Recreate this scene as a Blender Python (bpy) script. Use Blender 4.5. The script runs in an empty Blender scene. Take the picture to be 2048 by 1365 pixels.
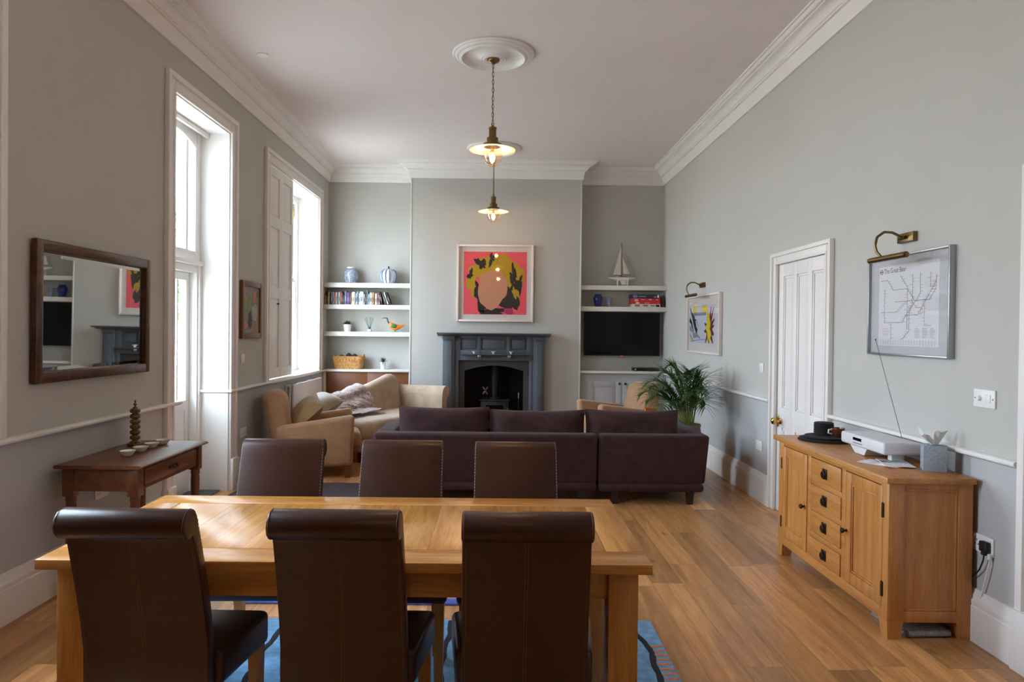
import bpy, bmesh, math, random
from mathutils import Vector, Matrix, Euler

sc = bpy.context.scene
COL = sc.collection
random.seed(11)
PI = math.pi

# ------------------------------------------------------------------ camera
cd = bpy.data.cameras.new('camera')
cam = bpy.data.objects.new('camera', cd)
COL.objects.link(cam)
cd.sensor_fit = 'HORIZONTAL'
cd.sensor_width = 36.0
cd.lens = 36.0 * 1390.0 / 2048.0
cd.shift_x = 0.0090
cd.shift_y = -0.0030
cd.clip_start = 0.05
_R = (Matrix.Rotation(-0.005187, 3, 'Z') @ Matrix.Rotation(-0.010077, 3, 'X') @ Matrix.Rotation(-0.010707, 3, 'Y'))
_M = Matrix((_R.col[0], _R.col[2], -_R.col[1])).transposed().to_4x4()
_M.translation = (0, 0, 1.47)
cam.matrix_world = _M
sc.camera = cam

# ------------------------------------------------------------------ world, daylight, exposure
SKY = 18.0
PEND_W = 27.0
sc.view_settings.view_transform = 'Standard'
sc.view_settings.look = 'None'
sc.view_settings.gamma = 1.0
sc.view_settings.use_curve_mapping = False
sc.view_settings.exposure = 0.76
sc.cycles.use_denoising = True
sc.cycles.max_bounces = 14
sc.cycles.diffuse_bounces = 8
sc.cycles.glossy_bounces = 5
sc.cycles.transparent_max_bounces = 12
sc.cycles.transmission_bounces = 6
sc.cycles.sample_clamp_indirect = 12.0
sc.cycles.caustics_reflective = False
sc.cycles.caustics_refractive = False

world = bpy.data.worlds.new('overcast_sky')
sc.world = world
world.use_nodes = True
_nt = world.node_tree
_nt.nodes.clear()
_o = _nt.nodes.new('ShaderNodeOutputWorld')
_bg = _nt.nodes.new('ShaderNodeBackground')
_tc = _nt.nodes.new('ShaderNodeTexCoord')
_sx = _nt.nodes.new('ShaderNodeSeparateXYZ')
_mr = _nt.nodes.new('ShaderNodeMapRange')
_mr.inputs[1].default_value = -0.25
_mr.inputs[2].default_value = 0.25
_rp = _nt.nodes.new('ShaderNodeValToRGB')
_rp.color_ramp.elements[0].color = (0.70, 0.66, 0.60, 1)
_rp.color_ramp.elements[1].color = (0.84, 0.96, 1.18, 1)
_nt.links.new(_tc.outputs['Generated'], _sx.inputs[0])
_nt.links.new(_sx.outputs[2], _mr.inputs[0])
_nt.links.new(_mr.outputs[0], _rp.inputs[0])
_my = _nt.nodes.new('ShaderNodeMapRange')          # sky made dimmer behind the camera, added to darken the window reveals
_my.inputs[1].default_value = -0.9; _my.inputs[2].default_value = 0.25; _my.inputs[3].default_value = 0.55; _my.inputs[4].default_value = 1.0
_nt.links.new(_sx.outputs[1], _my.inputs[0])
_mx = _nt.nodes.new('ShaderNodeMix'); _mx.data_type = 'RGBA'; _mx.blend_type = 'MULTIPLY'; _mx.inputs[0].default_value = 1.0
_nt.links.new(_rp.outputs[0], _mx.inputs[6]); _nt.links.new(_my.outputs[0], _mx.inputs[7])
_nt.links.new(_mx.outputs[2], _bg.inputs[0])
_bg.inputs[1].default_value = SKY
_nt.links.new(_bg.outputs[0], _o.inputs[0])

def portal(name, y0, y1, z0, z1):
    l = bpy.data.lights.new(name, 'AREA')
    l.shape = 'RECTANGLE'; l.size = y1 - y0; l.size_y = z1 - z0
    l.cycles.is_portal = True
    o = bpy.data.objects.new(name, l); COL.objects.link(o)
    o.location = (-2.86, (y0 + y1) / 2, (z0 + z1) / 2)
    o.rotation_euler = (PI / 2, 0, -PI / 2)
    return o
portal('daylight_portal', 5.18, 6.27, 0.1, 3.2)
portal('daylight_portal', 7.31, 9.33, 0.92, 3.22)
portal('daylight_portal', 1.90, 3.28, 0.92, 3.22)

# ------------------------------------------------------------------ materials
def lin(c):
    out = []
    for v in c[:3]:
        v = v / 255.0
        out.append(v / 12.92 if v <= 0.04045 else ((v + 0.055) / 1.055) ** 2.4)
    return (out[0], out[1], out[2], 1.0)

def nmat(name):
    m = bpy.data.materials.new(name); m.use_nodes = True
    nt = m.node_tree; b = nt.nodes['Principled BSDF']
    return m, nt, b

def N(nt, t, **k):
    n = nt.nodes.new(t)
    for a, v in k.items(): setattr(n, a, v)
    return n

def coords(nt, scale=(1, 1, 1), kind='Object', rot=(0, 0, 0)):
    tc = N(nt, 'ShaderNodeTexCoord'); mp = N(nt, 'ShaderNodeMapping')
    mp.inputs['Scale'].default_value = scale; mp.inputs['Rotation'].default_value = rot
    nt.links.new(tc.outputs[kind], mp.inputs[0])
    return mp.outputs[0]

def add_bump(nt, b, vec, scale, strength, dist=0.002, detail=4):
    n = N(nt, 'ShaderNodeTexNoise'); n.inputs['Scale'].default_value = scale; n.inputs['Detail'].default_value = detail
    nt.links.new(vec, n.inputs['Vector'])
    bp = N(nt, 'ShaderNodeBump'); bp.inputs['Strength'].default_value = strength; bp.inputs['Distance'].default_value = dist
    nt.links.new(n.outputs['Fac'], bp.inputs['Height'])
    nt.links.new(bp.outputs[0], b.inputs['Normal'])

def mat(name, c, rough=0.5, metal=0.0, var=0.05, vs=12, bump=0.0, bs=150, sheen=0.0, coat=0.0, spec=0.5, emit=None, es=0.0, stretch=(1, 1, 1)):
    m, nt, b = nmat(name)
    vec = coords(nt, stretch)
    n = N(nt, 'ShaderNodeTexNoise'); n.inputs['Scale'].default_value = vs; n.inputs['Detail'].default_value = 5
    nt.links.new(vec, n.inputs['Vector'])
    rp = N(nt, 'ShaderNodeValToRGB'); L = lin(c)
    rp.color_ramp.elements[0].position = 0.3; rp.color_ramp.elements[1].position = 0.7
    rp.color_ramp.elements[0].color = tuple(v * (1 - var) for v in L[:3]) + (1,)
    rp.color_ramp.elements[1].color = tuple(min(1, v * (1 + var)) for v in L[:3]) + (1,)
    nt.links.new(n.outputs['Fac'], rp.inputs[0]); nt.links.new(rp.outputs[0], b.inputs['Base Color'])
    b.inputs['Roughness'].default_value = rough; b.inputs['Metallic'].default_value = metal
    b.inputs['Specular IOR Level'].default_value = spec
    if sheen: b.inputs['Sheen Weight'].default_value = sheen; b.inputs['Sheen Roughness'].default_value = 0.4
    if coat: b.inputs['Coat Weight'].default_value = coat; b.inputs['Coat Roughness'].default_value = 0.15
    if bump: add_bump(nt, b, vec, bs, bump)
    if emit: b.inputs['Emission Color'].default_value = lin(emit); b.inputs['Emission Strength'].default_value = es
    return m

def wood(name, c1, c2, axis='Y', rough=0.38, grain=26, along=1.3, coat=0.0, bump=0.15, plank=None, plen=None, var=0.25, knot=0.7, seamw=0.0009):
    """grain runs along the axis; with plank = board width the boards differ in tone"""
    m, nt, b = nmat(name)
    sc3 = [grain, grain, grain]; sc3['XYZ'.index(axis)] = along
    tc = N(nt, 'ShaderNodeTexCoord')
    base = tc.outputs['Object']
    tone = None
    if plank:
        sp = N(nt, 'ShaderNodeSeparateXYZ'); nt.links.new(base, sp.inputs[0])
        cross = sp.outputs['Y' if axis == 'X' else 'X']; alo = sp.outputs[axis]
        def M(op, a, bval):
            q = N(nt, 'ShaderNodeMath', operation=op)
            for i, v in enumerate((a, bval)):
                if isinstance(v, (int, float)): q.inputs[i].default_value = v
                else: nt.links.new(v, q.inputs[i])
            return q.outputs[0]
        cr = M('DIVIDE', cross, plank); row = M('FLOOR', cr, 0)
        w1 = N(nt, 'ShaderNodeTexWhiteNoise', noise_dimensions='1D'); nt.links.new(row, w1.inputs['W'])
        off = M('MULTIPLY', w1.outputs['Value'], 7.3)
        al = M('ADD', M('DIVIDE', alo, plen), off); cell = M('FLOOR', al, 0)
        cb = N(nt, 'ShaderNodeCombineXYZ'); nt.links.new(row, cb.inputs[0]); nt.links.new(cell, cb.inputs[1])
        w2 = N(nt, 'ShaderNodeTexWhiteNoise', noise_dimensions='2D'); nt.links.new(cb.outputs[0], w2.inputs['Vector'])
        tone = w2.outputs['Value']
        # seams
        fr = M('FRACT', cr, 0); d1 = M('MULTIPLY', M('MINIMUM', fr, M('SUBTRACT', 1.0, fr)), plank)
        fa = M('FRACT', al, 0); d2 = M('MULTIPLY', M('MINIMUM', fa, M('SUBTRACT', 1.0, fa)), plen)
        seam = M('LESS_THAN', M('MINIMUM', d1, d2), seamw)
        ad = N(nt, 'ShaderNodeVectorMath', operation='ADD')
        sc_ = N(nt, 'ShaderNodeVectorMath', operation='SCALE'); nt.links.new(w2.outputs['Color'], sc_.inputs[0]); sc_.inputs['Scale'].default_value = 9.0
        nt.links.new(base, ad.inputs[0]); nt.links.new(sc_.outputs[0], ad.inputs[1]); base = ad.outputs[0]
    mp = N(nt, 'ShaderNodeMapping'); mp.inputs['Scale'].default_value = sc3; nt.links.new(base, mp.inputs[0])
    n = N(nt, 'ShaderNodeTexNoise'); n.inputs['Scale'].default_value = 1.0; n.inputs['Detail'].default_value = 6; n.inputs['Distortion'].default_value = 0.7
    nt.links.new(mp.outputs[0], n.inputs['Vector'])
    rp = N(nt, 'ShaderNodeValToRGB')
    rp.color_ramp.elements[0].position = 0.28; rp.color_ramp.elements[1].position = 0.72
    rp.color_ramp.elements[0].color = lin(c1); rp.color_ramp.elements[1].color = lin(c2)
    nt.links.new(n.outputs['Fac'], rp.inputs[0])
    col = rp.outputs[0]
    # fine pores
    mp2 = N(nt, 'ShaderNodeMapping'); mp2.inputs['Scale'].default_value = [v * 7 for v in sc3]; nt.links.new(base, mp2.inputs[0])
    n2 = N(nt, 'ShaderNodeTexNoise'); n2.inputs['Scale'].default_value = 1.0; n2.inputs['Detail'].default_value = 3
    nt.links.new(mp2.outputs[0], n2.inputs['Vector'])
    mr = N(nt, 'ShaderNodeMapRange'); mr.inputs[1].default_value = 0.3; mr.inputs[2].default_value = 0.6; mr.inputs[3].default_value = 0.82; mr.inputs[4].default_value = 1.04
    nt.links.new(n2.outputs['Fac'], mr.inputs[0])
    mx = N(nt, 'ShaderNodeMix', data_type='RGBA', blend_type='MULTIPLY'); mx.inputs[0].default_value = 1.0
    nt.links.new(col, mx.inputs[6]); nt.links.new(mr.outputs[0], mx.inputs[7]); col = mx.outputs[2]
    if plank:
        m3 = N(nt, 'ShaderNodeMapRange'); m3.inputs[3].default_value = 1 - var; m3.inputs[4].default_value = 1 + var
        nt.links.new(tone, m3.inputs[0])
        mx2 = N(nt, 'ShaderNodeMix', data_type='RGBA', blend_type='MULTIPLY'); mx2.inputs[0].default_value = 1.0
        nt.links.new(col, mx2.inputs[6]); nt.links.new(m3.outputs[0], mx2.inputs[7])
        # sparse knots
        mk = N(nt, 'ShaderNodeMapping'); ks = [5.0, 5.0, 5.0]; ks['XYZ'.index(axis)] = 2.2; mk.inputs['Scale'].default_value = ks
        nt.links.new(base, mk.inputs[0])
        vo = N(nt, 'ShaderNodeTexVoronoi'); vo.inputs['Scale'].default_value = 1.0; nt.links.new(mk.outputs[0], vo.inputs['Vector'])
        kr = N(nt, 'ShaderNodeMapRange'); kr.inputs[1].default_value = 0.02; kr.inputs[2].default_value = 0.12; kr.inputs[3].default_value = 0.25; kr.inputs[4].default_value = 1.0
        nt.links.new(vo.outputs['Distance'], kr.inputs[0])
        mx4 = N(nt, 'ShaderNodeMix', data_type='RGBA', blend_type='MULTIPLY'); mx4.inputs[0].default_value = knot
        nt.links.new(mx2.outputs[2], mx4.inputs[6]); nt.links.new(kr.outputs[0], mx4.inputs[7])
        mx3 = N(nt, 'ShaderNodeMix', data_type='RGBA'); nt.links.new(seam, mx3.inputs[0])
        nt.links.new(mx4.outputs[2], mx3.inputs[6]); mx3.inputs[7].default_value = tuple(v * 0.35 for v in lin(c1)[:3]) + (1,)
        col = mx3.outputs[2]
    nt.links.new(col, b.inputs['Base Color'])
    b.inputs['Roughness'].default_value = rough
    if coat: b.inputs['Coat Weight'].default_value = coat; b.inputs['Coat Roughness'].default_value = 0.12
    if bump:
        bp = N(nt, 'ShaderNodeBump'); bp.inputs['Strength'].default_value = bump; bp.inputs['Distance'].default_value = 0.001
        nt.links.new(n2.outputs['Fac'], bp.inputs['Height']); nt.links.new(bp.outputs[0], b.inputs['Normal'])
    return m

def wallpaint(name, up, low, z=0.9):
    m, nt, b = nmat(name)
    g = N(nt, 'ShaderNodeNewGeometry'); s = N(nt, 'ShaderNodeSeparateXYZ'); nt.links.new(g.outputs['Position'], s.inputs[0])
    gt = N(nt, 'ShaderNodeMath', operation='GREATER_THAN'); nt.links.new(s.outputs[2], gt.inputs[0]); gt.inputs[1].default_value = z
    mx = N(nt, 'ShaderNodeMix', data_type='RGBA'); nt.links.new(gt.outputs[0], mx.inputs[0])
    mx.inputs[6].default_value = lin(low); mx.inputs[7].default_value = lin(up)
    n = N(nt, 'ShaderNodeTexNoise'); n.inputs['Scale'].default_value = 3.0; n.inputs['Detail'].default_value = 6
    nt.links.new(g.outputs['Position'], n.inputs['Vector'])
    mr = N(nt, 'ShaderNodeMapRange'); mr.inputs[3].default_value = 0.96; mr.inputs[4].default_value = 1.04; nt.links.new(n.outputs['Fac'], mr.inputs[0])
    m2 = N(nt, 'ShaderNodeMix', data_type='RGBA', blend_type='MULTIPLY'); m2.inputs[0].default_value = 1.0
    nt.links.new(mx.outputs[2], m2.inputs[6]); nt.links.new(mr.outputs[0], m2.inputs[7])
    nt.links.new(m2.outputs[2], b.inputs['Base Color']); b.inputs['Roughness'].default_value = 0.75
    add_bump(nt, b, g.outputs['Position'], 180, 0.06, 0.001)
    return m

def glass(name, tint=(245, 250, 250), refl=0.07):
    m = bpy.data.materials.new(name); m.use_nodes = True; nt = m.node_tree; nt.nodes.clear()
    o = N(nt, 'ShaderNodeOutputMaterial'); t = N(nt, 'ShaderNodeBsdfTransparent'); g = N(nt, 'ShaderNodeBsdfGlossy')
    t.inputs[0].default_value = lin(tint); g.inputs['Roughness'].default_value = 0.02
    lw = N(nt, 'ShaderNodeLayerWeight'); lw.inputs[0].default_value = 0.5
    pw = N(nt, 'ShaderNodeMath', operation='POWER'); nt.links.new(lw.outputs['Facing'], pw.inputs[0]); pw.inputs[1].default_value = 5.0
    mr = N(nt, 'ShaderNodeMapRange'); mr.inputs[3].default_value = refl * 0.5; mr.inputs[4].default_value = 0.6; nt.links.new(pw.outputs[0], mr.inputs[0])
    x = N(nt, 'ShaderNodeMixShader'); nt.links.new(mr.outputs[0], x.inputs[0])
    nt.links.new(t.outputs[0], x.inputs[1]); nt.links.new(g.outputs[0], x.inputs[2]); nt.links.new(x.outputs[0], o.inputs[0])
    return m

def blotch(name, cols, scale, rough=0.5, kind='noise', stretch=(1, 1, 1), distortion=0.0):
    """hard-ish multi-colour pattern (glaze, print, marbling)"""
    m, nt, b = nmat(name); vec = coords(nt, stretch)
    if kind == 'noise':
        n = N(nt, 'ShaderNodeTexNoise'); n.inputs['Detail'].default_value = 3; n.inputs['Distortion'].default_value = distortion; out = 'Fac'
    elif kind == 'voronoi':
        n = N(nt, 'ShaderNodeTexVoronoi'); out = 'Distance'
    else:
        n = N(nt, 'ShaderNodeTexWave'); n.inputs['Distortion'].default_value = distortion; out = 'Fac'
    n.inputs['Scale'].default_value = scale; nt.links.new(vec, n.inputs['Vector'])
    rp = N(nt, 'ShaderNodeValToRGB'); e = rp.color_ramp.elements
    lo, hi = (0.3, 0.7) if kind == 'noise' else (0.1, 0.8)
    e[0].position = lo; e[0].color = lin(cols[0]); e[1].position = hi; e[1].color = lin(cols[-1])
    for i, c in enumerate(cols[1:-1], 1):
        q = e.new(lo + (hi - lo) * i / (len(cols) - 1)); q.color = lin(c)
    nt.links.new(n.outputs[out], rp.inputs[0]); nt.links.new(rp.outputs[0], b.inputs['Base Color']); b.inputs['Roughness'].default_value = rough
    return m

# ------------------------------------------------------------------ mesh builder
class MB:
    def __init__(self):
        self.v = []; self.f = []; self.m = []; self.k = 0
    def mi(self, k): self.k = k; return self
    def add(self, vs, fs, M=None):
        o = len(self.v)
        for p in vs:
            p = Vector(p)
            if M is not None: p = M @ p
            self.v.append((p.x, p.y, p.z))
        for f in fs: self.f.append(tuple(i + o for i in f)); self.m.append(self.k)
        return self
    def addbm(self, bm, M=None):
        bm.verts.ensure_lookup_table(); bm.verts.index_update()
        self.add([v.co.copy() for v in bm.verts], [[v.index for v in f.verts] for f in bm.faces], M); bm.free(); return self
    def box(self, x0, x1, y0, y1, z0, z1, bev=0.0, seg=2, M=None):
        if x0 > x1: x0, x1 = x1, x0
        if y0 > y1: y0, y1 = y1, y0
        if z0 > z1: z0, z1 = z1, z0
        bm = bmesh.new(); bmesh.ops.create_cube(bm, size=1.0)
        for v in bm.verts:
            v.co = Vector((x0 + (v.co.x + .5) * (x1 - x0), y0 + (v.co.y + .5) * (y1 - y0), z0 + (v.co.z + .5) * (z1 - z0)))
        if bev > 0:
            bev = min(bev, 0.49 * min(x1 - x0, y1 - y0, z1 - z0))
            bmesh.ops.bevel(bm, geom=bm.edges[:], offset=bev, segments=seg, profile=0.5, affect='EDGES')
        return self.addbm(bm, M)
    def taper(self, x0, x1, y0, y1, z0, z1, s=0.75, cx=None, cy=None, M=None):
        """box whose foot (z0) is scaled about (cx, cy)"""
        cx = (x0 + x1) / 2 if cx is None else cx; cy = (y0 + y1) / 2 if cy is None else cy
        b = [(cx + (x - cx) * s, cy + (y - cy) * s, z0) for x, y in ((x0, y0), (x1, y0), (x1, y1), (x0, y1))]
        t = [(x, y, z1) for x, y in ((x0, y0), (x1, y0), (x1, y1), (x0, y1))]
        return self.add(b + t, [(3, 2, 1, 0), (4, 5, 6, 7), (0, 1, 5, 4), (1, 2, 6, 5), (2, 3, 7, 6), (3, 0, 4, 7)], M)
    def prism(self, poly, ax, a, b, M=None):
        """2-D polygon in the plane normal to ax, extruded from a to b"""
        def p3(u, v, w): return {'X': (w, u, v), 'Y': (u, w, v), 'Z': (u, v, w)}[ax]
        n = len(poly); vs = [p3(u, v, a) for u, v in poly] + [p3(u, v, b) for u, v in poly]
        fs = [tuple(range(n)), tuple(range(2 * n - 1, n - 1, -1))] + [(i, i + n, (i + 1) % n + n, (i + 1) % n) for i in range(n)]
        return self.add(vs, fs, M)
    def tube(self, pts, r, seg=8, closed=False, M=None, flat=1.0):
        pts = [Vector(p) for p in pts]; n = len(pts); rs = r if isinstance(r, (list, tuple)) else [r] * n
        vs = []; up = None
        for i in range(n):
            a = pts[i - 1] if (i > 0 or closed) else pts[i]; b = pts[(i + 1) % n] if (i < n - 1 or closed) else pts[i]
            t = (b - a).normalized()
            if up is None:
                up = Vector((0, 0, 1)) if abs(t.z) < 0.9 else Vector((1, 0, 0))
            s = t.cross(up)
            if s.length < 1e-6: s = t.cross(Vector((0, 1, 0)))
            s.normalize(); u = s.cross(t).normalized(); up = u
            for k in range(seg):
                an = 2 * PI * k / seg
                vs.append(pts[i] + s * math.cos(an) * rs[i] + u * math.sin(an) * rs[i] * flat)
        fs = []
        for i in range(n if closed else n - 1):
            j = (i + 1) % n
            for k in range(seg):
                k2 = (k + 1) % seg; fs.append((i * seg + k, i * seg + k2, j * seg + k2, j * seg + k))
        if not closed:
            fs.append(tuple(range(seg - 1, -1, -1))); fs.append(tuple((n - 1) * seg + k for k in range(seg)))
        return self.add(vs, fs, M)
    def lathe(self, prof, c=(0, 0, 0), seg=28, M=None, mod=None):
        vs = []; fs = []; n = len(prof)
        for r, z in prof:
            for k in range(seg):
                a = 2 * PI * k / seg; rr = r * (mod(a) if mod else 1.0)
                vs.append((c[0] + rr * math.cos(a), c[1] + rr * math.sin(a), c[2] + z))
        for i in range(n - 1):
            for k in range(seg):
                k2 = (k + 1) % seg; fs.append((i * seg + k, i * seg + k2, (i + 1) * seg + k2, (i + 1) * seg + k))
        if prof[0][0] > 1e-6: fs.append(tuple(range(seg - 1, -1, -1)))
        if prof[-1][0] > 1e-6: fs.append(tuple((n - 1) * seg + k for k in range(seg)))
        return self.add(vs, fs, M)
    def grid(self, fn, nu, nv, closed_u=False, M=None):
        vs = [fn(i / (nu if closed_u else nu - 1), j / (nv - 1)) for j in range(nv) for i in range(nu)]
        fs = []
        for j in range(nv - 1):
            for i in range(nu if closed_u else nu - 1):
                i2 = (i + 1) % nu; fs.append((j * nu + i, j * nu + i2, (j + 1) * nu + i2, (j + 1) * nu + i))
        return self.add(vs, fs, M)
    def ell(self, c, r, su=20, sv=12, M=None):
        def fn(u, v):
            a = 2 * PI * u; b = -PI / 2 + PI * v
            return (c[0] + r[0] * math.cos(b) * math.cos(a), c[1] + r[1] * math.cos(b) * math.sin(a), c[2] + r[2] * math.sin(b))
        return self.grid(fn, su, sv, True, M)
    def pillow(self, w, h, t, M=None, n=18, p=4.0, pull=0.06, wob=0.0, seed=0):
        """cushion in the local XZ plane, thickness along Y"""
        rnd = random.Random(seed); ph = [rnd.uniform(0, 6) for _ in range(4)]
        for sg in (1, -1):
            def fn(u, v):
                a = 2 * u - 1; b = 2 * v - 1
                e = max(0.0, (1 - abs(a) ** p)) ** 0.55 * max(0.0, (1 - abs(b) ** p)) ** 0.55
                x = a * w / 2 * (1 - pull * .3 * (1 - b * b) * abs(a)); z = b * h / 2 * (1 - pull * (1 - a * a) * abs(b))
                wv = 1 + wob * (math.sin(4 * a + ph[0]) * math.cos(3 * b + ph[1]) + 0.5 * math.sin(7 * b + 5 * a + ph[2]))
                return (x, sg * t / 2 * e * wv, z)
            o = len(self.f); self.grid(fn, n, n, False, M)
            if sg == 1:
                for i in range(o, len(self.f)): self.f[i] = self.f[i][::-1]
        return self
    def sweep(self, path, prof, closed=False):
        """profile (inward offset, z) swept along a floor-plan polyline walked with the room on its left"""
        n = len(path); P = [Vector((x, y)) for x, y in path]; rings = []
        for i in range(n):
            d1 = (P[i] - P[i - 1]).normalized() if (i > 0 or closed) else None
            d2 = (P[(i + 1) % n] - P[i]).normalized() if (i < n - 1 or closed) else None
            if d1 is None: d1 = d2
            if d2 is None: d2 = d1
            n1 = Vector((-d1.y, d1.x)); n2 = Vector((-d2.y, d2.x))
            mvec = (n1 + n2) / max(1e-6, 1 + n1.dot(n2))
            rings.append([(P[i].x + mvec.x * o, P[i].y + mvec.y * o, z) for o, z in prof])
        k = len(prof); vs = [p for r in rings for p in r]; fs = []
        for i in range(n if closed else n - 1):
            j = (i + 1) % n
            for a in range(k):
                b = (a + 1) % k; fs.append((i * k + a, j * k + a, j * k + b, i * k + b))
        if not closed: fs.append(tuple(range(k))); fs.append(tuple((n - 1) * k + a for a in range(k - 1, -1, -1)))
        return self.add(vs, fs)
    def poly(self, pts):
        return self.add(pts, [tuple(range(len(pts)))])
    def build(self, name, mats, parent=None, loc=(0, 0, 0), rotz=0.0, smooth=38, fix=True):
        me = bpy.data.meshes.new(name); me.from_pydata(self.v, [], self.f)
        for m in (mats if isinstance(mats, (list, tuple)) else [mats]): me.materials.append(m)
        me.polygons.foreach_set('material_index', self.m)
        if fix:
            bm = bmesh.new(); bm.from_mesh(me); bmesh.ops.recalc_face_normals(bm, faces=bm.faces[:]); bm.to_mesh(me); bm.free()
        if smooth:
            me.polygons.foreach_set('use_smooth', [True] * len(me.polygons)); me.set_sharp_from_angle(angle=math.radians(smooth))
        me.update()
        o = bpy.data.objects.new(name, me); COL.objects.link(o)
        if parent is not None: o.parent = parent
        o.location = loc; o.rotation_euler = (0, 0, rotz)
        return o

def tag(o, label, cat, group=None, kind=None):
    o['label'] = label; o['category'] = cat
    if group: o['group'] = group
    if kind: o['kind'] = kind
    return o
def struct(o, label=None):
    o['kind'] = 'structure'
    if label: o['label'] = label
    return o
def thing(name, label, cat, loc=(0, 0, 0), rotz=0.0, group=None):
    o = bpy.data.objects.new(name, None); COL.objects.link(o); o.empty_display_size = 0.05
    o.location = loc; o.rotation_euler = (0, 0, rotz)
    return tag(o, label, cat, group)
def dup(o, loc=None, rotz=None, label=None, parent=None):
    c = o.copy(); COL.objects.link(c)
    if parent is not None: c.parent = parent
    if loc is not None: c.location = loc
    if rotz is not None: c.rotation_euler = (0, 0, rotz)
    if label: c['label'] = label
    for ch in [x for x in bpy.data.objects if x.parent == o]:
        dup(ch, parent=c)
    return c
def textmesh(mb, txt, size, M):
    cu = bpy.data.curves.new('lettering', 'FONT'); cu.body = txt; cu.size = size; cu.resolution_u = 3
    o = bpy.data.objects.new('lettering', cu); COL.objects.link(o)
    dg = bpy.context.evaluated_depsgraph_get(); dg.update()
    me = o.evaluated_get(dg).to_mesh()
    mb.add([v.co.copy() for v in me.vertices], [tuple(p.vertices) for p in me.polygons], M)
    o.evaluated_get(dg).to_mesh_clear(); bpy.data.objects.remove(o); bpy.data.curves.remove(cu)

# ------------------------------------------------------------------ palette
WALL = wallpaint('sage_wall_paint', (183, 181, 174), (179, 179, 177))
WALLP = wallpaint('sage_breast_paint', (183, 181, 174), (183, 181, 174))
WHITE = mat('white_gloss_paint', (226, 222, 217), rough=0.38, var=0.02, vs=4)
CEIL = mat('ceiling_paint', (224, 214, 210), rough=0.9, var=0.02, vs=2)
SHELFW = mat('shelf_paint', (222, 219, 210), rough=0.45, var=0.02)
FLOORM = wood('oak_floorboards', (162, 112, 66), (208, 154, 98), 'Y', rough=0.34, grain=20, along=1.3, plank=0.182, plen=1.35, var=0.34, bump=0.08)
OAK = {a: wood('light_oak_' + a.lower(), (168, 108, 46), (204, 146, 75), a, rough=0.27, grain=24, along=1.6) for a in 'XYZ'}
OAKP = wood('light_oak_boards', (170, 111, 48), (206, 149, 78), 'Y', rough=0.24, grain=22, along=1.5, plank=0.118, plen=3.0, var=0.10, knot=0.0, seamw=0.0004)
SIDE = {a: wood('golden_oak_' + a.lower(), (170, 108, 50), (200, 140, 74), a, rough=0.36, grain=26, along=1.7) for a in 'XYZ'}
MAHO = {a: wood('red_brown_wood_' + a.lower(), (80, 42, 20), (120, 68, 36), a, rough=0.3, grain=20, along=2.0) for a in 'XYZ'}
LEATHER = mat('brown_leather', (60, 32, 20), rough=0.34, var=0.12, vs=30, bump=0.12, bs=420, spec=0.42)
THREAD = mat('tan_thread', (120, 66, 38), rough=0.7, var=0.05)
PALETHREAD = mat('pale_thread', (176, 160, 156), rough=0.7, var=0.05)
VELVET = mat('aubergine_velvet', (62, 41, 41), rough=0.9, var=0.20, vs=14, bump=0.2, bs=300, sheen=0.07, spec=0.2)
TANSUEDE = mat('tan_suede', (160, 122, 88), rough=0.9, var=0.12, vs=9, bump=0.12, bs=260, sheen=0.3)
BEIGEVEL = mat('beige_velour', (168, 146, 122), rough=0.8, var=0.18, vs=7, bump=0.12, bs=240, sheen=0.35)
DARKLEG = mat('dark_stained_leg', (34, 24, 20), rough=0.4, var=0.1)
BRASS = mat('antique_brass', (124, 102, 66), rough=0.32, metal=1.0, var=0.15, vs=30)
GOLD = mat('polished_brass', (200, 160, 80), rough=0.18, metal=1.0, var=0.05)
BRONZE = mat('dark_bronze', (62, 50, 40), rough=0.45, metal=0.8, var=0.2, vs=60)
CHROME = mat('brushed_steel', (190, 190, 192), rough=0.25, metal=1.0, var=0.05)
BLACK = mat('matt_black', (20, 19, 19), rough=0.5, var=0.1)
BLACKGLOSS = mat('black_screen', (12, 8, 8), rough=0.14, var=0.02, spec=0.18)
PLASTIC = mat('white_plastic', (228, 226, 224), rough=0.35, var=0.01)
GREYSLOT = mat('grey_detail', (90, 90, 92), rough=0.5, var=0.05)
GLASS = glass('window_glass')
THINGLASS = glass('clear_glass', (240, 243, 240), 0.09)
PICGLASS = glass('picture_glass', (250, 250, 250), 0.07)
PAPER = mat('white_paper', (228, 226, 228), rough=0.6, var=0.01)
MIRROR = mat('mirror_silver', (225, 228, 226), rough=0.015, metal=1.0, var=0.0)
# ------------------------------------------------------------------ room shell
XL, XR, YB, YC, ZC = -2.435, 2.32, 9.876, 9.55, 3.77
struct(MB().box(-3.3, 2.6, -2.75, 10.3, -0.12, 0.0).build('floor', FLOORM, smooth=0), 'wide oak floorboards running the length of the room')
struct(MB().box(-2.9, 2.6, -2.75, 10.3, ZC, ZC + 0.12).build('ceiling', CEIL, smooth=0))

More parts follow.
